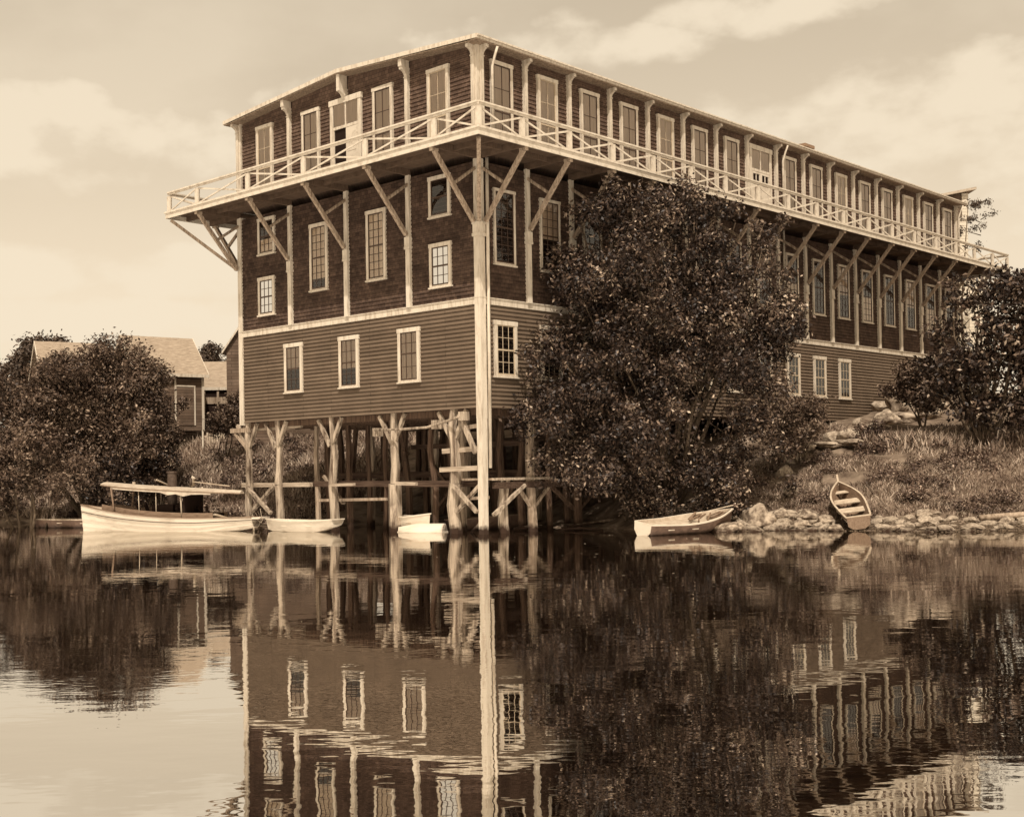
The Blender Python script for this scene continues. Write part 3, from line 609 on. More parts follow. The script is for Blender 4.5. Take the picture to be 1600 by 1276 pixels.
# ------------------------------------------------------------------ boats
def hull(L_, beam_, sheer, keel, tran=.6, n=16, m_=8, th=.035, full=.6, flat=.0):
    """x from stern (0) to bow (L). returns outer mesh arrays and functions"""
    def half(t): 
        a = min(1, (tran+(1-tran)*min(1, t/.42)**.8)) if t < .42 else 1
        b_ = 1-max(0, (t-.5)/.5)**(2.0) if t > .5 else 1
        return beam_/2*a*max(b_, .012)
    def sec(t, s):   # s 0 keel -> 1 gunwale
        w_ = half(t); zs = sheer(t); zk = keel(t)
        e = full+.5*max(0, t-.5)
        return w_*(s**e*(1-.12*(1-s))), zk+(zs-zk)*(s**(1.6-.4*max(0, t-.5)) if not flat else s**1.2)
    return half, sec
def hull_mesh(mb, L_, sec, n=18, m_=9, inset=0.0, rake=.0, lap=0.0, close=True):
    vs = []; R = []
    for i in range(n+1):
        t = i/n; row = []
        for sd_ in (1, -1):
            for j in range(m_+1):
                s = j/m_; y, z = sec(t, s)
                y = max(0, y-inset*s**.3) if s > 0 else 0
                y2 = y+(lap*((j % 2)) if 0 < j < m_ else 0)
                xx = t*L_+rake*(z)*t**3
                xx = min(xx, xx-inset*t**6*3)
                row.append(len(vs)); vs.append((xx, sd_*y2, z+inset))
        R.append(row)
    fs = []; k = m_+1
    for i in range(n):
        for h in (0, 1):
            for j in range(m_):
                a, b_ = R[i][h*k+j], R[i][h*k+j+1]; c, d = R[i+1][h*k+j+1], R[i+1][h*k+j]
                fs.append((a, b_, c, d) if h else (a, d, c, b_))
    if close:
        fs.append(tuple(R[0][j] for j in range(k))+tuple(R[0][k+j] for j in range(m_, 0, -1)))
    mb.add(vs, fs); return mb
def boat(name, label, cat, L_, bm_, sheer, keel, loc, rz, pitch=0, rollb=0, mo='boat_white', mi='boat_inner', tran=.6, thw=(.25, .5, .72), full=.6, rake=.25, flat=0, gun='boat_inner', lap=0, flip=False, tr_mat=None, group=None):
    R = empty(name, loc, rz); R.rotation_mode = 'XYZ'; R.rotation_euler = (rollb, pitch, rz); tag(R, label, cat, group)
    half, sec = hull(L_, bm_, sheer, keel, tran, full=full, flat=flat)
    h = hull_mesh(MB(), L_, sec, rake=rake, lap=lap, m_=10 if lap else 8).build('hull', M[mo], R, not lap)
    hull_mesh(MB(), L_, sec, inset=.03, rake=rake).build('lining', M[mi], R, True)
    g_ = MB(); n = 22
    for s_ in (1, -1):
        pts = []
        for i in range(n+1):
            t = i/n; z = sheer(t); pts.append((t*L_+rake*z*t**3, s_*max(half(t)-.005, .01), z+.012))
        for a, b_ in zip(pts[:-1], pts[1:]): g_.beam(a, b_, .055, .035)
    y = half(0); g_.beam((0.0, -y, sheer(0)+.01), (0.0, y, sheer(0)+.01), .05, .04)
    g_.build('gunwale', M[gun], R)
    for t in thw:
        z = keel(t)+(sheer(t)-keel(t))*.68; w_ = half(t)*.93
        MB().box(t*L_-.12, t*L_+.12, -w_, w_, z-.015, z+.015).build('thwart', M[gun], R)
    if tr_mat:
        w_ = half(0); MB().prism([(-w_*.95, sheer(0)), (w_*.95, sheer(0)), (w_*.9, sheer(0)*.35), (w_*.45, keel(0)+.03), (-w_*.45, keel(0)+.03), (-w_*.9, sheer(0)*.35)], 'x', -.04, -.005).build('transom', M[tr_mat], R)
    return R, half, sec
# steam launch, bow to the left
ang = math.atan2(47.2-44.8, -16.15+9.25)
RL, hf, sc = boat('steam_launch', 'long white clinker steam launch with canopy and funnel moored left of the boathouse', 'steam launch', 7.35, 1.7,
     lambda t: .47+.85*max(0, t-.25)**1.9, lambda t: -.30+.42*max(0, .28-t)/.28 if t < .28 else -.30, (-9.1, 44.75, 0), ang,
     mi='boat_brown', tran=.42, thw=(), full=.42, rake=.10, gun='boat_brown', lap=.016)
# rubbing strake, coaming, decks
m = MB(); n = 24
for s_ in (1, -1):
    P = []
    for i in range(n+1):
        t = i/n; y_, z_ = sc(t, .86); P.append((t*7.35+.10*z_*t**3, s_*(y_+.012), z_))
    for a, b_ in zip(P[:-1], P[1:]): m.beam(a, b_, .03, .02)
m.build('rubbing_strake', M['iron'], RL)
for s_ in (1, -1):
    m = MB(); P = [(t*7.35, s_*(hf(t)-.16), .47+.85*max(0, t-.25)**1.9+.09) for t in np.linspace(.2, .86, 16)]
    for a, b_ in zip(P[:-1], P[1:]): m.beam(a, b_, .025, .20)
    m.build('coaming', M['boat_brown'], RL)
m = MB(); pts = []
for t in np.linspace(.84, 1, 6): pts.append((t*7.35+.08, hf(t)-.03, .47+.85*(t-.25)**1.9+.01))
vs = [p for p in pts]+[(p[0], -p[1], p[2]) for p in pts]; m.add(vs, [(i, i+1, 7+i, 6+i) for i in range(5)])
m.build('foredeck', M['boat_inner'], RL); m = MB()
pts = [(t*7.35, hf(t)-.02, .48) for t in np.linspace(0.0, .2, 4)]; vs = pts+[(p[0], -p[1], p[2]) for p in pts]; m.add(vs, [(i, i+1, 5+i, 4+i) for i in range(3)])
m.build('afterdeck', M['boat_inner'], RL)
MB().box(-.35, .02, -.35, .35, .43, .49).build('stern_platform', M['boat_white'], RL)
MB().tube([(.1, 0, -.5), (.1, 0, .36)], .035).build('rudder_post', M['boat_white'], RL)
# canopy
ZC = 1.60
m = MB(); nn = 18; rows = []
for i in range(nn+1):
    t = i/nn; x = .55+t*5.75; wv = .80*(1-abs(2*t-1)**3.5*.55)*(.35+.65*min(1, t/.25)); z = ZC-.22*(1-t)**1.5+.10*(2*t-1)**2*(t>.5)+.05*t
    rows.append([(x, s*wv, z-.07*(s*s)+th) for th in (0.0, .06) for s in (-1, -.5, 0, .5, 1)])
vs = [p for r in rows for p in r]; fs = []
for i in range(nn):
    for j in range(4):
        fs += [(i*10+j, i*10+j+1, (i+1)*10+j+1, (i+1)*10+j), (i*10+5+j, (i+1)*10+5+j, (i+1)*10+6+j, i*10+6+j)]
    fs += [(i*10, (i+1)*10, (i+1)*10+5, i*10+5), (i*10+4, i*10+9, (i+1)*10+9, (i+1)*10+4)]
fs += [tuple(range(5))+tuple(range(9, 4, -1)), tuple(nn*10+k for k in (4, 3, 2, 1, 0, 5, 6, 7, 8, 9))]
m.add(vs, fs); cn_ = m.build('canopy', M['canvas'], RL)
m = MB()
for s_ in (-1, 1):
    for i in range(3, nn-2):
        x, y, z = rows[i][0 if s_ < 0 else 4]; x2, y2, z2 = rows[i+1][0 if s_ < 0 else 4]
        d = .07+.10*(1 if 4 < i < 9 else .0)*abs(sin(i*1.3)); d2 = .07+.10*(1 if 4 < i+1 < 9 else 0)*abs(sin((i+1)*1.3))
        m.add([(x, y, z+.01), (x2, y2, z2+.01), (x2, y2+s_*.01, z2-d2), (x, y+s_*.01, z-d), (x, y-s_*.012, z+.01), (x2, y2-s_*.012, z2+.01), (x2, y2-s_*.004, z2-d2), (x, y-s_*.004, z-d)],
              [(0, 1, 2, 3), (4, 7, 6, 5), (0, 3, 7, 4), (1, 5, 6, 2), (0, 4, 5, 1), (3, 2, 6, 7)])
m.build('valance', M['canvas'], cn_)
for q in (0, 4):
    m = MB()
    for r1, r2 in zip(rows[:-1], rows[1:]):
        a, b_ = Vector(r1[q]), Vector(r2[q]); o_ = Vector((0, -.012 if q == 0 else .012, .012)); m.beam(a+o_, b_+o_, .018, .028)
    m.build('edge_batten', M['boat_brown'], cn_)
for t, r_, mt in ((.76, .035, 'boat_brown'), (.60, .015, 'boat_inner'), (.50, .014, 'boat_inner'), (.36, .03, 'canvas')):
    for s_ in (-1, 1):
        MB().tube([(t*7.35, s_*(hf(t)-.17), .42), (t*7.35, s_*.70, ZC-.02)], r_, 6).build('canopy_post', M[mt], RL, True)
m = MB(); m.prism([(2.35, ZC-.08), (3.15, ZC-.08), (2.82, ZC-.30), (2.70, .95), (2.62, .95), (2.58, ZC-.3)], 'y', -.72, -.69); m.build('canopy_bracket', M['canvas'], RL)
o = MB().tube([(3.45, 0, .25), (3.45, 0, ZC+.0), (3.45, 0, ZC+.48), (3.45, 0, ZC+.50)], [.17, .17, .17, .17], 14).build('funnel', M['iron'], RL, True)
MB().tube([(3.45, 0, ZC+.50), (3.45, 0, ZC+.56)], [.20, .20], 14).build('funnel_cap', M['iron'], o)
m = MB().box(1.6, 2.4, -.5, .5, .1, .62).box(4.2, 4.9, -.45, .45, .1, .66).box(2.55, 2.62, -.6, .6, .3, 1.35)
for k_ in range(12): m.beam((1.8+.25*k_, random.uniform(-.5, .5), .45), (1.9+.27*k_, random.uniform(-.5, .5), .75+.3*random.random()), .10, .08)
m.build('gear', M['interior'], RL)
m = MB().tube([(2.9, 0, .1), (2.9, 0, .35), (2.9, 0, .92), (2.9, 0, 1.05)], [.34, .38, .38, .22], 14).box(3.2, 4.1, -.35, .35, .0, .95); m.build('boiler', M['interior'], RL)
m = MB().tube([(2.75, -.25, ZC), (2.75, -.25, ZC+.26), (2.70, -.28, ZC+.34)], [.07, .07, .11], 10).build('ventilator', M['canvas'], RL, True)
MB().tube([(2.6, .1, ZC+.04), (2.6, .1, ZC+.3)], .05, 8).build('steam_whistle', M['iron'], RL, True)
MB().tube([(3.8, -.3, ZC+.05), (3.95, .25, ZC+.26)], .03, 6).tube([(5.1, 0, ZC+.05), (5.1, 0, ZC+.2)], .06, 8).build('canopy_fitting', M['canvas'], RL)
MB().tube([(.1, .0, .5), (-.35, .25, .30), (-.6, .6, .42), (-.7, .9, .8)], .014, 5).build('mooring_rope', M['canvas'], RL)
m = MB(); m.beam((1.0, .1, ZC+.0), (2.7, -.2, ZC+.17), .05, .03).build('boat_pole', M['boat_inner'], RL)
m = MB(); 
for k_ in range(7): 
    a = random.random()*3; m.beam((1.3+.18*k_, -.3+.1*k_, .42), (1.5+.16*k_, .3-.05*k_, .55+.05*sin(a)), .14, .07)
m.build('stern_gear', M['boat_inner'], RL)
# square ended white skiff
boat('white_skiff', 'small flat white skiff with raked end floating beside the launch, under the boathouse edge', 'skiff', 3.15, 1.0,
     lambda t: .36+.06*(2*t-1)**2, lambda t: -.12+.30*max(0, .30-t)/.30*1.1+.30*max(0, t-.8)/.2*.6, (-5.95, 42.85, 0), math.atan2(1.95, -3.1), tran=.7, thw=(.3, .65), full=.25, rake=.3, flat=1, mi='boat_white', gun='boat_white')
# rowboat seen behind the piles, and its upturned neighbour
boat('white_rowboat', 'short white rowboat with raised bow lying between the piles under the boathouse', 'rowboat', 1.75, .75,
     lambda t: .46+.30*max(0, t-.4)**1.5+.05*(1-t), lambda t: -.1+.12*t, (-3.95, 42.9, 0), radians(-48), tran=.7, full=.4, rake=.15, thw=(.3, .6), mi='boat_brown', gun='boat_white')
R2, _, _ = boat('upturned_dinghy', 'small white dinghy turned keel up in the water beside the white rowboat', 'dinghy', 1.7, .8,
     lambda t: .0, lambda t: -.27+.12*max(0, t-.6)/.4, (-2.25, 41.35, .02), radians(158), rollb=pi, tran=.6, full=.5, rake=.1, thw=(), gun='boat_white')
R3, _, _ = boat('brown_dinghy', 'dark brown weathered dinghy drawn up behind the white piles near the corner', 'dinghy', 2.6, .9,
     lambda t: .34+.12*t, lambda t: -.1+.1*t, (-2.2, 42.6, 0), radians(25), mo='boat_darkred', mi='boat_brown', gun='boat_brown', tran=.6, full=.4, thw=(.5,))
# low dark boat just past the launch's bow
boat('dark_punt', 'low dark punt half hidden behind the bow of the steam launch', 'punt', 3.4, .9, lambda t: .28+.06*t, lambda t: -.1+.05*t, (-16.0, 50.3, 0), radians(168), mo='boat_darkred', mi='boat_inner', gun='boat_inner', tran=.7, full=.35, thw=(.3, .6))
# skiff with white square stern
R4, hf4, sc4 = boat('square_stern_skiff', 'old wooden skiff with white square stern afloat in front of the big leafy tree', 'skiff', 3.75, 1.15,
     lambda t: .34+.55*max(0, t-.30)**1.6, lambda t: -.10+.40*max(0, t-.45)**1.5, (3.80, 37.15, .02), math.atan2(2.2, 2.75), rollb=radians(9), mo='boat_darkred', tran=.62, full=.42, rake=.15, tr_mat='boat_white', thw=(.2, .45), gun='boat_white')
m = MB(); vs = []
for t in np.linspace(.04, .60, 8): vs.append((t*3.75, hf4(t)-.05, .33+.5*max(0, t-.30)**1.6))
vs2 = vs+[(p[0], -p[1], p[2]) for p in vs]; m.add(vs2, [(i, i+1, 9+i, 8+i) for i in range(7)]); m.v = [(a, b_, c-.06) for a, b_, c in m.v]
m.build('side_deck', M['boat_inner'], R4)
m = MB()
for k_ in range(14):
    a = random.uniform(1.7, 3.2); m.beam((a, random.uniform(-.3, .3), .40), (a+random.uniform(.2, .6), random.uniform(-.2, .2), .50+.1*random.random()), .05, .03)
m.build('bottom_boards', M['boat_brown'], R4)
ow = empty('oar', (5.55, 39.0, .52), math.atan2(.9, 1.5)); tag(ow, 'pale oar resting in the square-stern skiff and sticking out past its bow', 'oar')
MB().tube([(0, 0, 0), (1.9, 0, .30)], .022, 6).build('shaft', M['boat_inner'], ow); MB().beam((1.35, 0, .215), (1.95, 0, .31), .10, .02).build('blade', M['boat_inner'], ow)
# rowboat drawn up on the stones
RB, hfb, _ = boat('beached_rowboat', 'old wooden rowboat with pale thwarts drawn up bow first on the stony bank', 'rowboat', 3.5, .98,
     lambda t: .42+.20*max(0, t-.3)**1.5, lambda t: .0+.10*max(0, t-.5), (10.42, 38.0, .03), radians(85), pitch=-radians(14.5), rollb=radians(-7), mo='boat_darkred', mi='boat_brown', tran=.74, full=.42, rake=.1, thw=(.05, .10, .30, .36, .56, .61, .85), tr_mat='boat_brown')
MB().beam((3.45, 0, .45), (3.62, 0, .78), .06, .05).build('stem_post', M['boat_inner'], RB)

# ------------------------------------------------------------------ stones and driftwood
def rock_mesh(seed, sub=3, rough=.22):
    import bmesh
    rr = random.Random(seed); bm = bmesh.new(); bmesh.ops.create_icosphere(bm, subdivisions=sub, radius=1)
    cuts = [(Vector((rr.gauss(0, 1), rr.gauss(0, 1), rr.gauss(0, 1))).normalized(), rr.uniform(.55, .9)) for _ in range(9)]
    off = Vector((rr.random()*50, rr.random()*50, rr.random()*50))
    from mathutils import noise
    for v in bm.verts:
        for nrm, dd in cuts:
            s = v.co.dot(nrm)-dd
            if s > 0: v.co -= nrm*s*.9
        v.co *= 1+rough*noise.noise(v.co*1.7+off)+rough*.3*noise.noise(v.co*5+off)
    me = bpy.data.meshes.new('stone'); bm.to_mesh(me); bm.free(); return me
RM = [rock_mesh(i, 2) for i in range(12)]; RBIG = [rock_mesh(100+i, 4, .3) for i in range(6)]
for me in RM: me.materials.append(M['stone'])
for me in RBIG: me.materials.append(M['stone_dark']); me.polygons.foreach_set('use_smooth', [True]*len(me.polygons))
def rock(name, me, x, y, z, sx, sy, sz, rz, label, group=None):
    o = bpy.data.objects.new(name, me); C.objects.link(o); o.location = (x, y, z); o.scale = (sx, sy, sz); o.rotation_euler = (random.uniform(-.15, .15), random.uniform(-.15, .15), rz)
    return tag(o, label, 'rock', group)
rock('boulder', RBIG[0], 7.72, 39.7, .27, .56, .5, .50, .3, 'largest rounded boulder at the water beside the old skiff, pale top and dark foot')
rock('boulder', RBIG[1], 9.30, 39.9, .38, .50, .42, .28, 1.3, 'flat-topped boulder left of the beached rowboat')
rock('boulder', RBIG[2], 8.55, 40.2, .40, .35, .3, .22, .3, 'smaller boulder between the two larger ones on the shore')
rock('boulder', RBIG[3], 9.3, 42.4, 1.15, .34, .28, .25, .7, 'lone pale stone in the grass above the shore at the foot of the tree')
rock('boulder', RBIG[4], 6.55, 38.7, .08, .48, .28, .20, .2, 'angular white rock in the water just past the skiff bow')
sh = lambda x: float(np.interp(x, SX, SY)+.35*np.sin(x*.9)+.2*np.sin(x*2.3+1))
for i_, (bx, bd, bs, lb) in enumerate(((6.95, .15, .26, 'angular pale boulder at the water between the white rock and the largest boulder'), (8.35, -.02, .24, 'low pale boulder at the water right of the largest one'), (8.9, .25, .27, 'squarish boulder below the flat-topped one'),
        (9.75, -.05, .26, 'square cut pale block at the water just left of the beached rowboat'), (9.7, .9, .28, 'rounded boulder touching the left side of the beached rowboat'), (11.35, .1, .22, 'squarish stone at the water just right of the beached rowboat'), (14.6, .8, .24, 'pale rounded boulder near the right end of the log'))):
    y_ = sh(bx)+bd; rock('boulder', RBIG[(i_+2) % 6], bx, y_, hz(bx, y_)+bs*.25, bs*1.35, bs, bs*.72, i_*1.3, lb)
rg = random.Random(3); cnt = 0
while cnt < 235:
    x = rg.uniform(7.0, 17.5); d = rg.uniform(-.35, 1.25) if rg.random() < .75 else rg.uniform(1.0, 2.0); y = sh(x)+d
    if 9.6 < x < 11.0 and 37.7 < y < 41.6: continue
    s = rg.choice((.08, .10, .13, .17, .22))*rg.uniform(.8, 1.2)*(1 if x > 9 else 1.25)
    rock('stone', RM[rg.randrange(12)], x, y, hz(x, y)+s*.12, s*1.45, s, s*.62, rg.uniform(0, 6.3), *(('pale broken stone among those between the old skiff and the beached rowboat', 'stones between skiff and rowboat') if x < 9.8 else (('pale broken stone in the strip at the water right of the beached rowboat', 'stones at the water right of the rowboat') if d < .6 else ('pale stone on the upper edge of the stony strip right of the beached rowboat', 'stones on the upper edge of the strip')))); cnt += 1
PATH = [(1252, 700, 34, 8), (1290, 695, 50, 7), (1335, 694, 50, 7), (1303, 684, 24, 12), (1328, 680, 30, 13), (1345, 668, 16, 7), (1368, 668, 34, 7), (1340, 660, 12, 8), (1385, 656, 34, 14), (1410, 651, 52, 12), (1395, 640, 24, 8),
        (1404, 632, 34, 28), (1442, 645, 44, 14), (1455, 633, 38, 14), (1375, 636, 24, 10), (1236, 715, 24, 14), (1225, 738, 22, 14), (1432, 634, 20, 12)]
STN = []
LEDGE = ['flat pale slab just above the lowest corner of the round bush', 'long thin step-like slab left of centre in the rock line', 'long thin step-like slab right of centre in the rock line', 'rounded pale rock standing on the left end of the step-like slabs',
 'second rounded rock standing on the step-like slabs', 'small rounded rock above the two rounded ones in the rock line', 'broad low slab at the middle of the rock line', 'small rock close to the boathouse clapboards above the rounded rocks',
 'pale slab where the rock line starts to climb steeply', 'widest pale slab of the climbing rock line', 'small rock tucked above the widest slab of the rock line', 'steeply tilted grey slab near the top of the rock line',
 'pale rough slab at the right top end of the rock line', 'topmost pale rock beside the straggly shrub', 'low rock at the foot of the tilted grey slab', 'pale stone under the lower edge of the round bush',
 'lowest pale stone between the huge leafy tree and the grass', 'small rock between the tilted slab and the topmost rock']
f_ = 1972.54
def ground_point(px, py):
    c, s = cos(-.016), sin(-.016); ax, ay = px-800, py-714.15; X = (c*ax+s*ay)/f_; U = s*ax/f_-c*ay/f_
    r = np.array([X, cos(.012)-U*sin(.012), sin(.012)+U*cos(.012)]); O = np.array([0, 0, 1.922])
    for d in np.arange(30, 90, .1):
        q = O+r*d/r[1]
        if q[2] < hz(q[0], q[1]): return q
    return q
for n_, (px, py, w_, h_) in enumerate(PATH):
    q = ground_point(px, py+h_*.5); kk = q[1]/f_
    STN.append((q[0], q[1])); rock('ledge_stone', RBIG[n_ % 6] if w_ > 30 else RM[n_ % 12], q[0], q[1], q[2]+h_*kk*.45, w_*kk*.72, w_*kk*.50, h_*kk*1.05, rg.uniform(-.3, .3), LEDGE[n_], 'ledge stones climbing the bank')
fl = np.random.default_rng(9); n_ = 170; fx = fl.uniform(-14, 14, n_); fy = 9+30*fl.random(n_)**.6; fs_ = fl.uniform(.008, .03, n_)*(fy/20)
fa = fl.uniform(0, 6.28, n_); cx_ = np.stack([np.cos(fa), np.sin(fa)], 1); cy_ = np.stack([-np.sin(fa), np.cos(fa)], 1); Pf = np.stack([fx, fy], 1)
Vf = np.stack([Pf-cx_*fs_[:, None]*1.6, Pf-cy_*fs_[:, None]*.6, Pf+cx_*fs_[:, None]*1.6, Pf+cy_*fs_[:, None]*.6], 1).reshape(-1, 2); Vf = np.concatenate([Vf, np.full((len(Vf), 1), .006)], 1)
tag(np_mesh('floating_leaves', Vf, np.arange(4*n_).reshape(n_, 4), M['boat_inner']), 'pale flecks and leaves floating on the still river', 'leaves', kind='stuff')
# gravel, given a dark colour as shade in the gaps between the stones
def gravel():
    V = []; F = []; rn = np.random.default_rng(5)
    n = 5000; x = rn.uniform(6.5, 20, n); d = rn.normal(.5, .55, n); y = np.interp(x, SX, SY)+.35*np.sin(x*.9)+.2*np.sin(x*2.3+1)+d
    s = rn.uniform(.02, .06, n); z = height(x, y)
    o6 = np.array([(1, 0, 0), (0, 1, 0), (-1, 0, 0), (0, -1, 0), (0, 0, .7), (0, 0, -.5)])
    P = np.stack([x, y, z+.01], 1)[:, None, :]+o6[None]*(s[:, None, None]*rn.uniform(.6, 1.4, (n, 6, 1)))
    f8 = np.array([(0, 1, 4), (1, 2, 4), (2, 3, 4), (3, 0, 4), (1, 0, 5), (2, 1, 5), (3, 2, 5), (0, 3, 5)])
    FF = (np.arange(n)*6)[:, None, None]+f8[None]
    return np_mesh('gravel', P.reshape(-1, 3), FF.reshape(-1, 3), M['trunk'])
tag(gravel(), 'small gravel between the stones along the waterline, coloured dark as shade in the gaps', 'gravel', kind='stuff')
def drift(pts, r, label, mt='timber'):
    return tag(MB().tube(pts, r, 6).build('driftwood', M[mt], None, True), label, 'driftwood')
drift([(.05, 41.3, .06), (.5, 41.6, .10), (.95, 41.9, .16)], [.07, .09, .03], 'short pale driftwood in the water right of the corner pile', 'pile_light')
drift([(1.8, 42.3, .08), (3.0, 42.6, .22), (4.2, 43.2, .35)], [.05, .06, .04], 'long thin branch lying in the shade under the big tree')
drift([(1.4, 41.2, .03), (2.2, 41.0, .08), (2.9, 40.7, .03)], [.03, .05, .03], 'low floating branch left of the old skiff')
drift([(-1.35, 40.8, .0), (-1.1, 40.6, .25), (-1.0, 40.55, .45)], [.05, .06, .04], 'broken white board leaning at the foot of the corner pile', 'pile_light')
drift([(13.9, 37.6, .35), (15.4, 37.8, .42), (16.6, 37.7, .40)], [.10, .11, .08], 'pale log lying on the stones at the right edge')

# ------------------------------------------------------------------ vegetation
def leaves(blobs, n, L_, rn, clump=.26, per=70, core=.15, lift=.35, cmin=.18):
    """blobs (x,y,z,rx,ry,rz). returns V,F,rnd of kite leaves gathered in clumps"""
    B_ = np.array(blobs, float); vol = B_[:, 3]*B_[:, 4]*B_[:, 5]; w_ = vol**.75; w_ /= w_.sum()
    nc = max(5, n//(per*6)); bi = np.concatenate([np.arange(len(B_)), rn.choice(len(B_), nc, p=w_)]); nc = len(bi)
    d = rn.normal(size=(nc, 3)); d /= np.linalg.norm(d, axis=1)[:, None]
    r = rn.uniform(.5, 1.0, nc)**.5*(1+.10*rn.normal(size=nc))
    cen = B_[bi, :3]+d*r[:, None]*B_[bi, 3:6]
    cs = clump*np.minimum(2.0, B_[bi, 3:6].mean(1))*rn.uniform(.5, 1.35, nc); cs = np.maximum(cs, cmin)
    st = rn.random(nc) < .22; st[:len(B_)] = False; cen[st] = B_[bi[st], :3]+d[st]*rn.uniform(1.0, 1.28, st.sum())[:, None]*B_[bi[st], 3:6]; cs[st] *= .5
    ctone = rn.normal(0, .13, nc); wc = cs**2; wc /= wc.sum()
    ns = n//7+1; sc_ = rn.choice(nc, ns, p=wc); sd_ = rn.normal(size=(ns, 3)); sd_ /= np.linalg.norm(sd_, axis=1)[:, None]
    spr = cen[sc_]+sd_*np.array([1, 1, .72])*(cs[sc_]*rn.uniform(.35, 1.12, ns))[:, None]
    si = rn.integers(0, ns, n); li = sc_[si]
    P = spr[si]+rn.normal(size=(n, 3))*L_*.75
    d = np.concatenate([d])*.0; ds = sd_[si]
    k_ = int(n*core); ci = rn.choice(len(B_), k_, p=w_); dd = rn.normal(size=(k_, 3)); dd /= np.linalg.norm(dd, axis=1)[:, None]
    P[:k_] = B_[ci, :3]+dd*(rn.random(k_)**.4)[:, None]*B_[ci, 3:6]*.85
    nrm = rn.normal(size=(n, 3))*.8+ds*.7+np.array([0, 0, .6]); nrm /= np.linalg.norm(nrm, axis=1)[:, None]
    t = rn.normal(size=(n, 3))+np.array([0, 0, -lift]); t -= (t*nrm).sum(1)[:, None]*nrm; t /= np.linalg.norm(t, axis=1)[:, None]
    b_ = np.cross(nrm, t); s = L_*rn.uniform(.6, 1.35, n)[:, None]
    V = np.stack([P-t*s*.5, P+b_*s*.24+nrm*s*.05, P+t*s*.5, P-b_*s*.24+nrm*s*.05], 1).reshape(-1, 3)
    F = np.arange(4*n).reshape(n, 4); rnd = np.clip(rn.beta(1.6, 2.6, n)+ctone[li], 0, 1)
    return V, F, rnd
def woody(mb, base, tops, r0, rr, twigs=3):
    base = Vector(base)
    for tp in tops:
        tp = Vector(tp); a = base.lerp(tp, .35)+Vector((rr.uniform(-.2, .2), rr.uniform(-.2, .2), 0)); b_ = base.lerp(tp, .7)+Vector((rr.uniform(-.3, .3), rr.uniform(-.3, .3), .1))
        mb.tube([base+Vector((rr.uniform(-.1, .1), rr.uniform(-.1, .1), -.3)), a, b_, tp], [r0, r0*.72, r0*.42, r0*.12], 7)
        for _ in range(twigs):
            s = a.lerp(b_, rr.random()); e = s+Vector((rr.uniform(-1, 1), rr.uniform(-1, 1), rr.uniform(.3, 1)))*(tp-base).length*.22
            mb.tube([s, s.lerp(e, .5)+Vector((0, 0, .08)), e], [r0*.35, r0*.22, r0*.07], 5)
def tree(name, label, cat, base, blobs, n, L_, mt='leaf', r0=.15, seed=1, group=None, **kw):
    rn = np.random.default_rng(seed); rr = random.Random(seed)
    z = hz(base[0], base[1]); R = empty(name, (base[0], base[1], z)); tag(R, label, cat, group)
    V, F, rnd = leaves(blobs, n, L_, rn, **kw); V = V-np.array([base[0], base[1], z])
    np_mesh('crown', V, F, M[mt], R, rnd)
    mb = MB(); tops = [(b_[0]-base[0], b_[1]-base[1], b_[2]+b_[5]*.5-z) for b_ in blobs]
    woody(mb, (0, 0, 0), tops, r0, rr); mb.build('trunk', M['trunk'], R, True)
    return R
# the big tree hugging the boathouse
BT = []
def px(pxx, pyy, Y):   # helper for authoring: world point at depth Y on a sight line
    c, s = cos(-.016), sin(-.016); ax, ay = pxx-800, pyy-714.15; X = (c*ax+s*ay)/f_; U = s*ax/f_-c*ay/f_
    r = np.array([X, cos(.012)-U*sin(.012), sin(.012)+U*cos(.012)])
    return (X*Y/r[1], Y, 1.922+r[2]*Y/r[1])
def blob(pxx, pyy, Y, rx, rz, ry):
    x, y, z = px(pxx, pyy, Y); kk = Y/f_; return (x, y, z, rx*kk, ry, rz*kk)
BT = [blob(1190, 420, 42.2, 46, 50, .9), blob(1200, 500, 42.0, 40, 60, 1.0), blob(1150, 440, 42.0, 50, 60, 1.0), blob(1080, 400, 41.6, 60, 60, 1.0), blob(838, 610, 40.3, 42, 46, 1.0), blob(815, 652, 39.8, 44, 26, .8), blob(850, 540, 40.6, 34, 46, .8), blob(1040, 350, 41.8, 95, 70, 1.0), blob(1150, 385, 42.2, 80, 75, 1.0), blob(950, 330, 41.6, 40, 40, .7), blob(930, 380, 41.4, 60, 75, 1.0), blob(1010, 460, 41.2, 120, 90, 1.6), blob(1140, 500, 41.8, 90, 100, 1.5),
      blob(900, 480, 40.9, 62, 70, 1.2), blob(960, 580, 40.8, 110, 80, 1.8), blob(1110, 620, 41.2, 110, 90, 2.0), blob(890, 640, 40.4, 70, 60, 1.4), blob(1000, 700, 40.6, 140, 70, 2.0),
      blob(1180, 690, 41.6, 75, 80, 1.6), blob(860, 665, 39.9, 72, 35, 1.0), blob(1090, 310, 41.9, 60, 35, .8), blob(985, 300, 41.7, 40, 30, .7), blob(1195, 370, 42.6, 34, 45, .7), blob(900, 335, 41.4, 28, 40, .6), blob(875, 740, 39.8, 40, 28, .7), blob(1080, 760, 41.4, 130, 40, 1.6)]
tree('leafy_tree', 'huge dense leafy tree standing against the middle of the boathouse wall', 'tree', (5.2, 42.6), BT, 130000, .135, 'leaf', .11, 11, per=130, clump=.44, core=.04)
tree('round_bush', 'rounded bush at the boathouse wall right of the huge leafy tree', 'bush', (10.4, 45.5), [blob(1250, 660, 45, 45, 38, 1.0), blob(1225, 690, 44.5, 40, 35, 1.0), blob(1275, 640, 45.4, 24, 22, .8)], 9000, .12, 'leaf_mid', .05, 12, per=40)
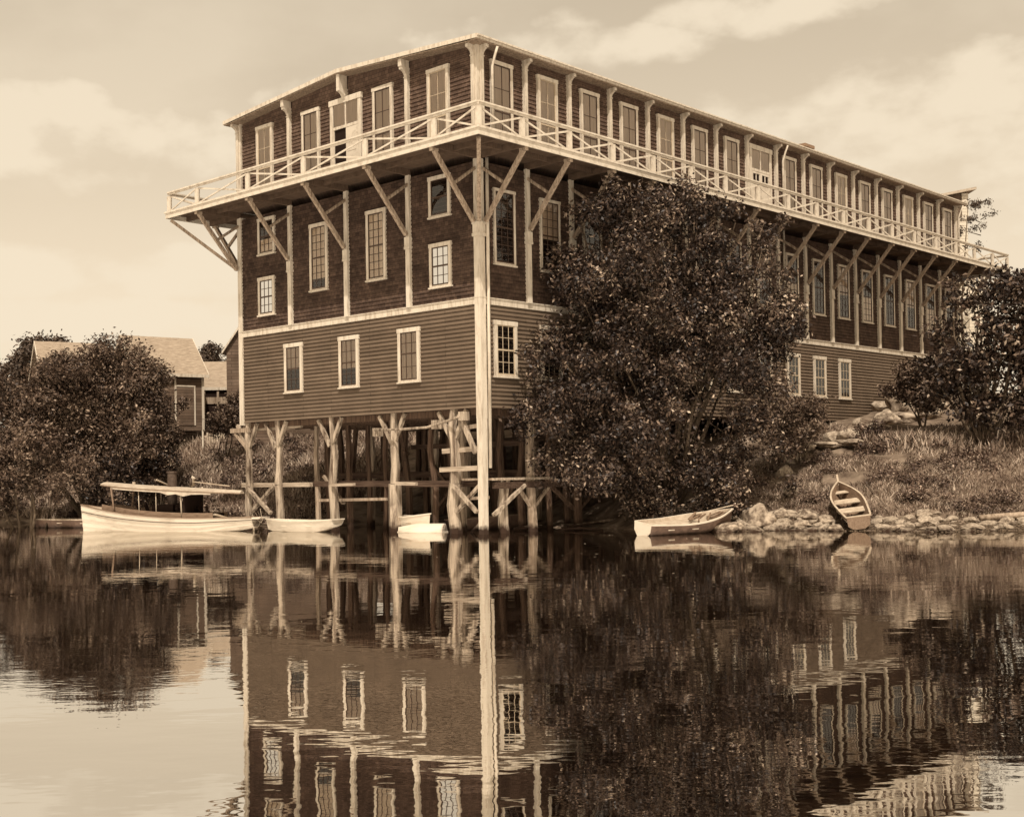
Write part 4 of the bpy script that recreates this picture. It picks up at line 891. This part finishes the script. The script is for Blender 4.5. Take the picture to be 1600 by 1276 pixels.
# left bank bushes
tree('tall_bush', 'tallest dark bush on the left bank in front of the two gabled sheds', 'bush', (-18.3, 55), [blob(180, 600, 55, 75, 62, 2.0), blob(110, 620, 54, 80, 70, 2.0), blob(200, 660, 54, 52, 56, 1.8), blob(60, 640, 54, 70, 60, 2), blob(150, 700, 53.5, 90, 70, 1.8), blob(165, 572, 55, 38, 26, 1.0), blob(122, 575, 55, 42, 26, 1.0), blob(-30, 660, 54, 60, 80, 2)], 80000, .15, 'leaf_mid', .14, 21, per=110, clump=.36)
tree('low_bush', 'low rounded bush overhanging the water at the left edge', 'bush', (-19.5, 50.8), [blob(60, 720, 50.5, 62, 58, 1.3), blob(110, 750, 50.3, 40, 36, 1.1), blob(10, 740, 50.5, 50, 60, 1.3), blob(-60, 720, 50.5, 60, 80, 1.6), blob(70, 680, 50.8, 30, 25, .9)], 26000, .15, 'leaf_mid', .08, 22, per=40)
tree('feathery_bush', 'lighter feathery bush between the tall bush and the weathered shed', 'bush', (-15.6, 60), [blob(228, 650, 60, 42, 34, 1.3), blob(262, 640, 61, 30, 20, .9), blob(225, 695, 58, 45, 34, 1.2), blob(262, 676, 60, 32, 18, .9)], 14000, .15, 'leaf_mid', .06, 23, per=40)
tree('shade_bush', 'dark bush low on the left bank behind the steam launch', 'bush', (-15.5, 53.5), [blob(200, 740, 53.5, 60, 38, 1.2), blob(240, 720, 54.5, 40, 24, 1), blob(170, 770, 52.6, 50, 24, 1)], 14000, .15, 'leaf', .06, 24, per=40)
tree('corner_bush', 'small bush on the grass beside the far left corner of the boathouse', 'bush', (-14.2, 62.5), [blob(355, 655, 62, 28, 22, .9), blob(372, 630, 63, 16, 22, .7), blob(340, 668, 61.5, 20, 12, .7)], 7000, .13, 'leaf_mid', .04, 25, per=35)
tree('round_tree', 'round dark tree far behind between the weathered shed and the dark barn', 'tree', (-22.6, 95), [blob(325, 555, 95, 20, 22, 1.5), blob(338, 565, 95, 18, 18, 1.4), blob(313, 572, 95, 14, 18, 1.2)], 5000, .22, 'leaf_far', .2, 26, per=30)
tree('broad_tree', 'broad tree behind the half hidden white-trimmed shed at the far left', 'tree', (-36, 92), [blob(70, 565, 92, 45, 34, 2.5), blob(30, 580, 92, 22, 28, 2), blob(105, 550, 92, 30, 18, 2), blob(0, 610, 92, 20, 30, 2)], 9000, .28, 'leaf_far', .25, 27, per=30)
# right hand tree
BR = [blob(1575, 470, 45.5, 45, 45, 1.4), blob(1610, 520, 45, 60, 70, 1.6), blob(1487, 470, 46, 22, 22, .6), blob(1458, 512, 46.5, 30, 26, .6), blob(1500, 580, 46, 50, 32, 1.2), blob(1450, 570, 47, 38, 22, .8), blob(1575, 590, 45.5, 70, 50, 1.6), blob(1500, 625, 46.3, 46, 36, 1.2),
      blob(1640, 450, 45, 60, 60, 1.6), blob(1660, 580, 45, 70, 90, 2), blob(1510, 440, 46.3, 34, 10, .5), blob(1595, 430, 45.6, 34, 14, .6), blob(1570, 640, 45, 60, 26, 1.2), blob(1545, 500, 45.8, 14, 22, .4), blob(1640, 640, 45, 60, 30, 1.2), blob(1525, 468, 46, 26, 10, .4), blob(1540, 548, 45.8, 26, 20, .5), blob(1500, 520, 46.4, 14, 22, .4)]
tree('maple_tree', 'large leafed tree with dark trunk growing on the right bank', 'tree', (17.0, 45.6), BR, 34000, .20, 'leaf', .085, 31, per=24, clump=.32)
tree('wall_shrub', 'straggly shrub growing against the low end of the boathouse clapboards', 'shrub', (16.2, 49.6), [blob(1430, 590, 50, 34, 22, .9), blob(1445, 615, 49.5, 34, 24, .9), blob(1400, 610, 50, 22, 14, .7)], 8000, .16, 'leaf_mid', .05, 32, per=30)
# sprays of a pine behind the far end
R = empty('pine_tree', (26.0, 72, hz(26, 72))); tag(R, 'thin pine with sparse level sprays beyond the far end of the balcony', 'tree')
rn = np.random.default_rng(5); bl = [blob(1525, 318, 72, 22, 4, .6), blob(1545, 335, 72, 14, 4, .5), blob(1515, 340, 72, 14, 4, .5), blob(1505, 360, 72, 16, 5, .5), blob(1530, 355, 72, 12, 4, .5), blob(1520, 385, 72, 20, 4, .5)]
V, F, rnd = leaves(bl, 1500, .13, rn, clump=.25, per=10, lift=0, cmin=.03); zb = hz(26, 72); V = V-np.array([26, 72, zb]); np_mesh('crown', V, F, M['leaf_far'], R, rnd)
m = MB(); tp = px(1518, 318, 72); m.tube([(0, 0, -.3), (-.2, 0, 5), (tp[0]-26-.2, 0, tp[2]-zb)], [.10, .06, .015], 6)
for b_ in bl: m.tube([(tp[0]-26+.5, 0, b_[2]-zb-.3), (b_[0]-26, b_[1]-72, b_[2]-zb)], [.03, .012], 4)
m.build('trunk', M['trunk'], R, True)
# wood behind and beside, out to the horizon
def far_wood(nm, x0, x1, y, hh, n, seed, label):
    rn = np.random.default_rng(seed); bl = [(rn.uniform(x0, x1), y+rn.uniform(-6, 6), 6+rn.uniform(.2, .55)*hh, rn.uniform(4, 7), 4, rn.uniform(.3, .5)*hh) for _ in range(int(abs(x1-x0)/5)+3)]
    V, F, rnd = leaves(bl, n, .55, rn, per=40, clump=.5); tag(np_mesh(nm, V, F, M['leaf_far'], None, rnd), label, 'wood', kind='stuff')
far_wood('far_wood', -110, -44, 120, 9, 26000, 41, 'far wood past the left edge of the sheds'); far_wood('far_wood', 40, 120, 100, 11, 26000, 42, 'far wood past the right end of the boathouse')

# grass ---------------------------------------------------------------
def blades(n, xr, dr, hr, wr, seed, mask=None, lean=.35):
    rn = np.random.default_rng(seed); x = rn.uniform(*xr, n); d = rn.uniform(*dr, n); y = np.interp(x, SX, SY)+d
    nz = np.sin(x*1.3+np.sin(y*.8)*2)*np.sin(y*1.1+x*.4)
    keep = np.ones(n, bool)
    lx = 27.525+x*cos(.7504)-y*sin(.7504); ly = -28.194+x*sin(.7504)+y*cos(.7504)
    keep &= ~((lx > LX-.1) & (lx < .15) & (ly > 2.5) & (ly < LY+.2))
    for sx_, sy_ in STN: keep &= ((x-sx_)**2+((y-sy_+.6)*.6)**2) > .20
    if mask is not None: keep &= mask(x, y, nz)
    x, y, nz = x[keep], y[keep], nz[keep]; n = len(x); z = height(x, y)
    h = rn.uniform(*hr, n)*(1+.35*nz); w_ = rn.uniform(*wr, n); a = rn.uniform(0, 2*pi, n); la = rn.uniform(0, 2*pi, n); ll = h*rn.uniform(.1, 1, n)*lean
    b_ = np.stack([np.cos(a)*w_, np.sin(a)*w_, np.zeros(n)], 1); P = np.stack([x, y, z-.02], 1)
    lv = np.stack([np.cos(la)*ll, np.sin(la)*ll, np.zeros(n)], 1); up = np.stack([0*h, 0*h, h], 1)
    V = np.stack([P-b_, P+b_, P+b_*.7+up*.6+lv*.4, P+up+lv, P-b_*.7+up*.6+lv*.4], 1).reshape(-1, 3)
    F = np.arange(5*n).reshape(n, 5); rnd = np.clip(rn.beta(2, 2.2, n)+.22*nz, 0, 1)
    return V, F, rnd
V, F, r_ = blades(90000, (6.5, 26), (1.5, 14), (.07, .20), (.008, .018), 51, lean=1.2, mask=lambda x, y, nz: np.sin(x*.9+1.2*np.sin(y*.7)+2)*np.sin(y*1.3+.5*x) < .72)
tag(np_mesh('bank_grass', V, F, M['grass'], None, r_), 'rough pale grass covering the right bank', 'grass', kind='stuff')
V, F, r_ = blades(80000, (-26, -5), (.8, 26), (.14, .42), (.014, .030), 52, lean=1.0); tag(np_mesh('meadow_grass', V, F, M['grass'], None, r_), 'tall rough grass on the slope left of the boathouse', 'grass', kind='stuff')
V, F, r_ = blades(5000, (12.5, 26), (8.6, 10.8), (.25, .6), (.02, .04), 53, lean=.8); tag(np_mesh('reeds', V, F, M['grass'], None, r_), 'band of tall broad-bladed weeds below the right bank tree', 'reeds', kind='stuff')
def weeds(nm, xr, dr, zr, n, L_, seed, label, dens=1.5):
    rn = np.random.default_rng(seed); bl = []
    for _ in range(int((xr[1]-xr[0])*dens)):
        x = rn.uniform(*xr); y = float(np.interp(x, SX, SY))+rn.uniform(*dr); bl.append((x, y, hz(x, y)+.05, rn.uniform(.3, .8), rn.uniform(.2, .4), rn.uniform(*zr)))
    V, F, rnd = leaves(bl, n, L_, rn, per=24, clump=.5); tag(np_mesh(nm, V, F, M['weed'], None, rnd), label, 'weeds', kind='stuff')
weeds('bank_weeds', (10.8, 26), (1.6, 3.0), (.12, .35), 22000, .09, 61, 'low dark weeds along the top of the stones on the right bank', 2.5)
weeds('tall_weeds', (12, 26), (7.2, 10.5), (.2, .5), 26000, .13, 62, 'leafy weeds in front of the right bank tree', 3)
weeds('slope_herbs', (7.5, 16), (3.5, 9.5), (.08, .25), 22000, .09, 65, 'low leafy herbs in the grass uphill of the beached rowboat', 4)
weeds('shore_weeds', (-26, -7), (.2, 2.5), (.2, .7), 20000, .12, 63, 'dark leafy weeds at the water under the left bank', 2)
weeds('slope_weeds', (-20, -8), (3, 18), (.15, .45), 40000, .13, 64, 'leafy weeds scattered on the slope left of the boathouse', 6)

# ------------------------------------------------------------------ other buildings
def gable(name, label, loc, rz, w_, d_, hw, hr, wall='farclap', roofm='shed_roof', ov_=.25, trim=True):
    """ridge along local x, length w_, depth d_ ; front is -y"""
    R = empty(name, loc, rz); tag(R, label, 'shed' if 'shed' in label else 'house')
    m = MB().prism([(-d_/2, -.5), (d_/2, -.5), (d_/2, hw), (0, hw+hr), (-d_/2, hw)], 'x', -w_/2, w_/2)
    m.build('wall', M[wall], R)
    k_ = hr/(d_/2); a = d_/2+ov_; zl = hw-ov_*k_
    m = MB(); m.prism([(-a, zl+.02), (0, hw+hr+.02), (a, zl+.02), (a, zl+.12), (0, hw+hr+.14), (-a, zl+.12)], 'x', -w_/2-ov_, w_/2+ov_)
    rf_ = m.build('roof', M[roofm], R)
    if trim:
        m = MB()
        for s_ in (-1, 1):
            xx = s_*(w_/2+ov_+.02)
            m.beam((xx, -a-.02, zl), (xx, 0, hw+hr+.02), .04, .20, up=(1, 0, 0)) if False else m.prism([(-a, zl-.08), (0, hw+hr-.08), (a, zl-.08), (a, zl+.14), (0, hw+hr+.16), (-a, zl+.14)], 'x', xx-.02, xx+.02)
        m.box(-w_/2-ov_, w_/2+ov_, -a-.03, -a-.001, zl-.04, zl+.13)
        m.build('barge_board', M['white'], rf_)
        m = MB()
        for sx in (-1, 1): m.box(sx*w_/2-.07, sx*w_/2+.07, -d_/2-.02, -d_/2+.1, -.5, hw-.02)
        m.build('corner_board', M['white'], R)
    return R
c = px(250, 652, 70)
H1 = gable('weathered_shed', 'weathered clapboard shed with pale shingle roof on top of the left bank', (c[0]-.55, 71.5, c[2]-.25), radians(36), 3.7, 4.2, 2.75, 2.0)
m = MB()
for x in (-.9, .2): m.box(x, x+.10, -2.14, -2.09, .0, 2.72)
m.box(.3, 1.4, -2.14, -2.092, 1.95, 2.03); m.box(1.32, 1.4, -2.14, -2.093, -.2, 1.95); m.build('door_frame', M['white'], H1)
MB().box(.31, 1.31, -2.135, -2.115, -.2, 1.93).build('door', M['farclap'], H1)
c = px(98, 590, 76)
gable('white_trimmed_shed', 'small gabled shed with white barge boards half hidden behind the tall bush', (c[0], 77, c[2]-2.6), radians(30), 3.4, 4.0, 2.6, 2.1)
c = px(334, 645, 74)
SH = gable('open_shed', 'low open fronted shed with sloping pale roof beside the dark barn', (c[0], 76, c[2]-.2), radians(4), 2.3, 3.0, 1.75, 1.5, 'farclap', 'shed_roof', .15, True)
MB().box(-1.0, 1.0, -1.54, -1.502, -.2, 1.6).build('opening_shade', M['interior'], SH)  # dark panel on the closed wall, painted as the shade inside the shed
m = MB()
for x in (-.75, .05, .8): m.box(x-.06, x+.06, -1.62, -1.545, -.3, 1.6)
m.box(-.75, .85, -1.6, -1.55, .75, 1.15); m.build('post_frame', M['timber'], SH)
# dark barn, gable to the viewer
R = empty('dark_barn', (-10.2, 66, hz(-10.2, 66)-.3), 0); tag(R, 'dark clapboard barn whose pale roof edge shows just left of the boathouse', 'barn')
c0 = px(350, 545, 66); c1 = px(380, 500, 66); sl_ = (c1[2]-c0[2])/(c1[0]-c0[0]); z0 = R.location.z
xw = c0[0]+10.2+.12; xr_ = xw+3.4
ze = c0[2]-z0; zr_ = ze+sl_*(xr_-xw)
MB().prism([(xw, -1), (2*xr_-xw, -1), (2*xr_-xw, ze), (xr_, zr_), (xw, ze)], 'y', 0, 6).build('wall', M['farclap'], R)
MB().prism([(xw-.2, ze-.2*sl_), (xr_, zr_), (2*xr_-xw+.2, ze-.2*sl_), (2*xr_-xw+.2, ze-.2*sl_+.14), (xr_, zr_+.16), (xw-.2, ze-.2*sl_+.14)], 'y', -.2, 6.2).build('roof', M['white'], R)
# white house past the far end
c = px(1495, 600, 76); zb = hz(26, 78)
x0_ = px(1440, 400, 76)[0]; x1_ = px(1513, 400, 76)[0]; ztop = px(1500, 305, 76)[2]
R = empty('white_house', (x1_, 76, zb), BYAW*0); tag(R, 'tall white clapboard house with dark upper gable seen past the far end of the boathouse', 'house')
zt = ztop-zb
MB().box(x0_-x1_, 0, 0, 8, -1, zt-1.35).box(0, 1.5, 1, 7, -1, 8).build('wall', M['farwhite'], R)
MB().prism([(x0_-x1_, zt-1.35), (0, zt-1.35), (0, zt+.15), (x0_-x1_, zt-.35)], 'y', .02, 8).build('gable_wall', M['farclap'], R)
MB().box(-.34, .05, -.05, .02, zt-1.3, zt+.1).box(x0_-x1_, .05, -.06, .02, zt-1.5, zt-1.3).build('corner_board', M['farwhite'], R)
MB().prism([(x0_-x1_, zt-.33), (.45, zt+.27), (.45, zt+.42), (x0_-x1_, zt-.18)], 'y', -.35, 8.3).build('roof', M['canvas'], R)
# fence stake and a bit of pale fence by the open shed
R = empty('picket_fence', (*px(317, 675, 68)[:2], hz(*px(317, 675, 68)[:2]))); tag(R, 'short weathered white fence at the corner of the weathered shed', 'fence')
m = MB().box(-.04, .04, -.04, .04, -.2, 1.1); m.build('post', M['white'], R)
m = MB()
for i in range(8): m.box(.12+i*.13, .21+i*.13, .3, .33, .2, 1.0)
m.box(0, 1.2, .33, .36, .75, .82); m.build('picket', M['boat_inner'], R)
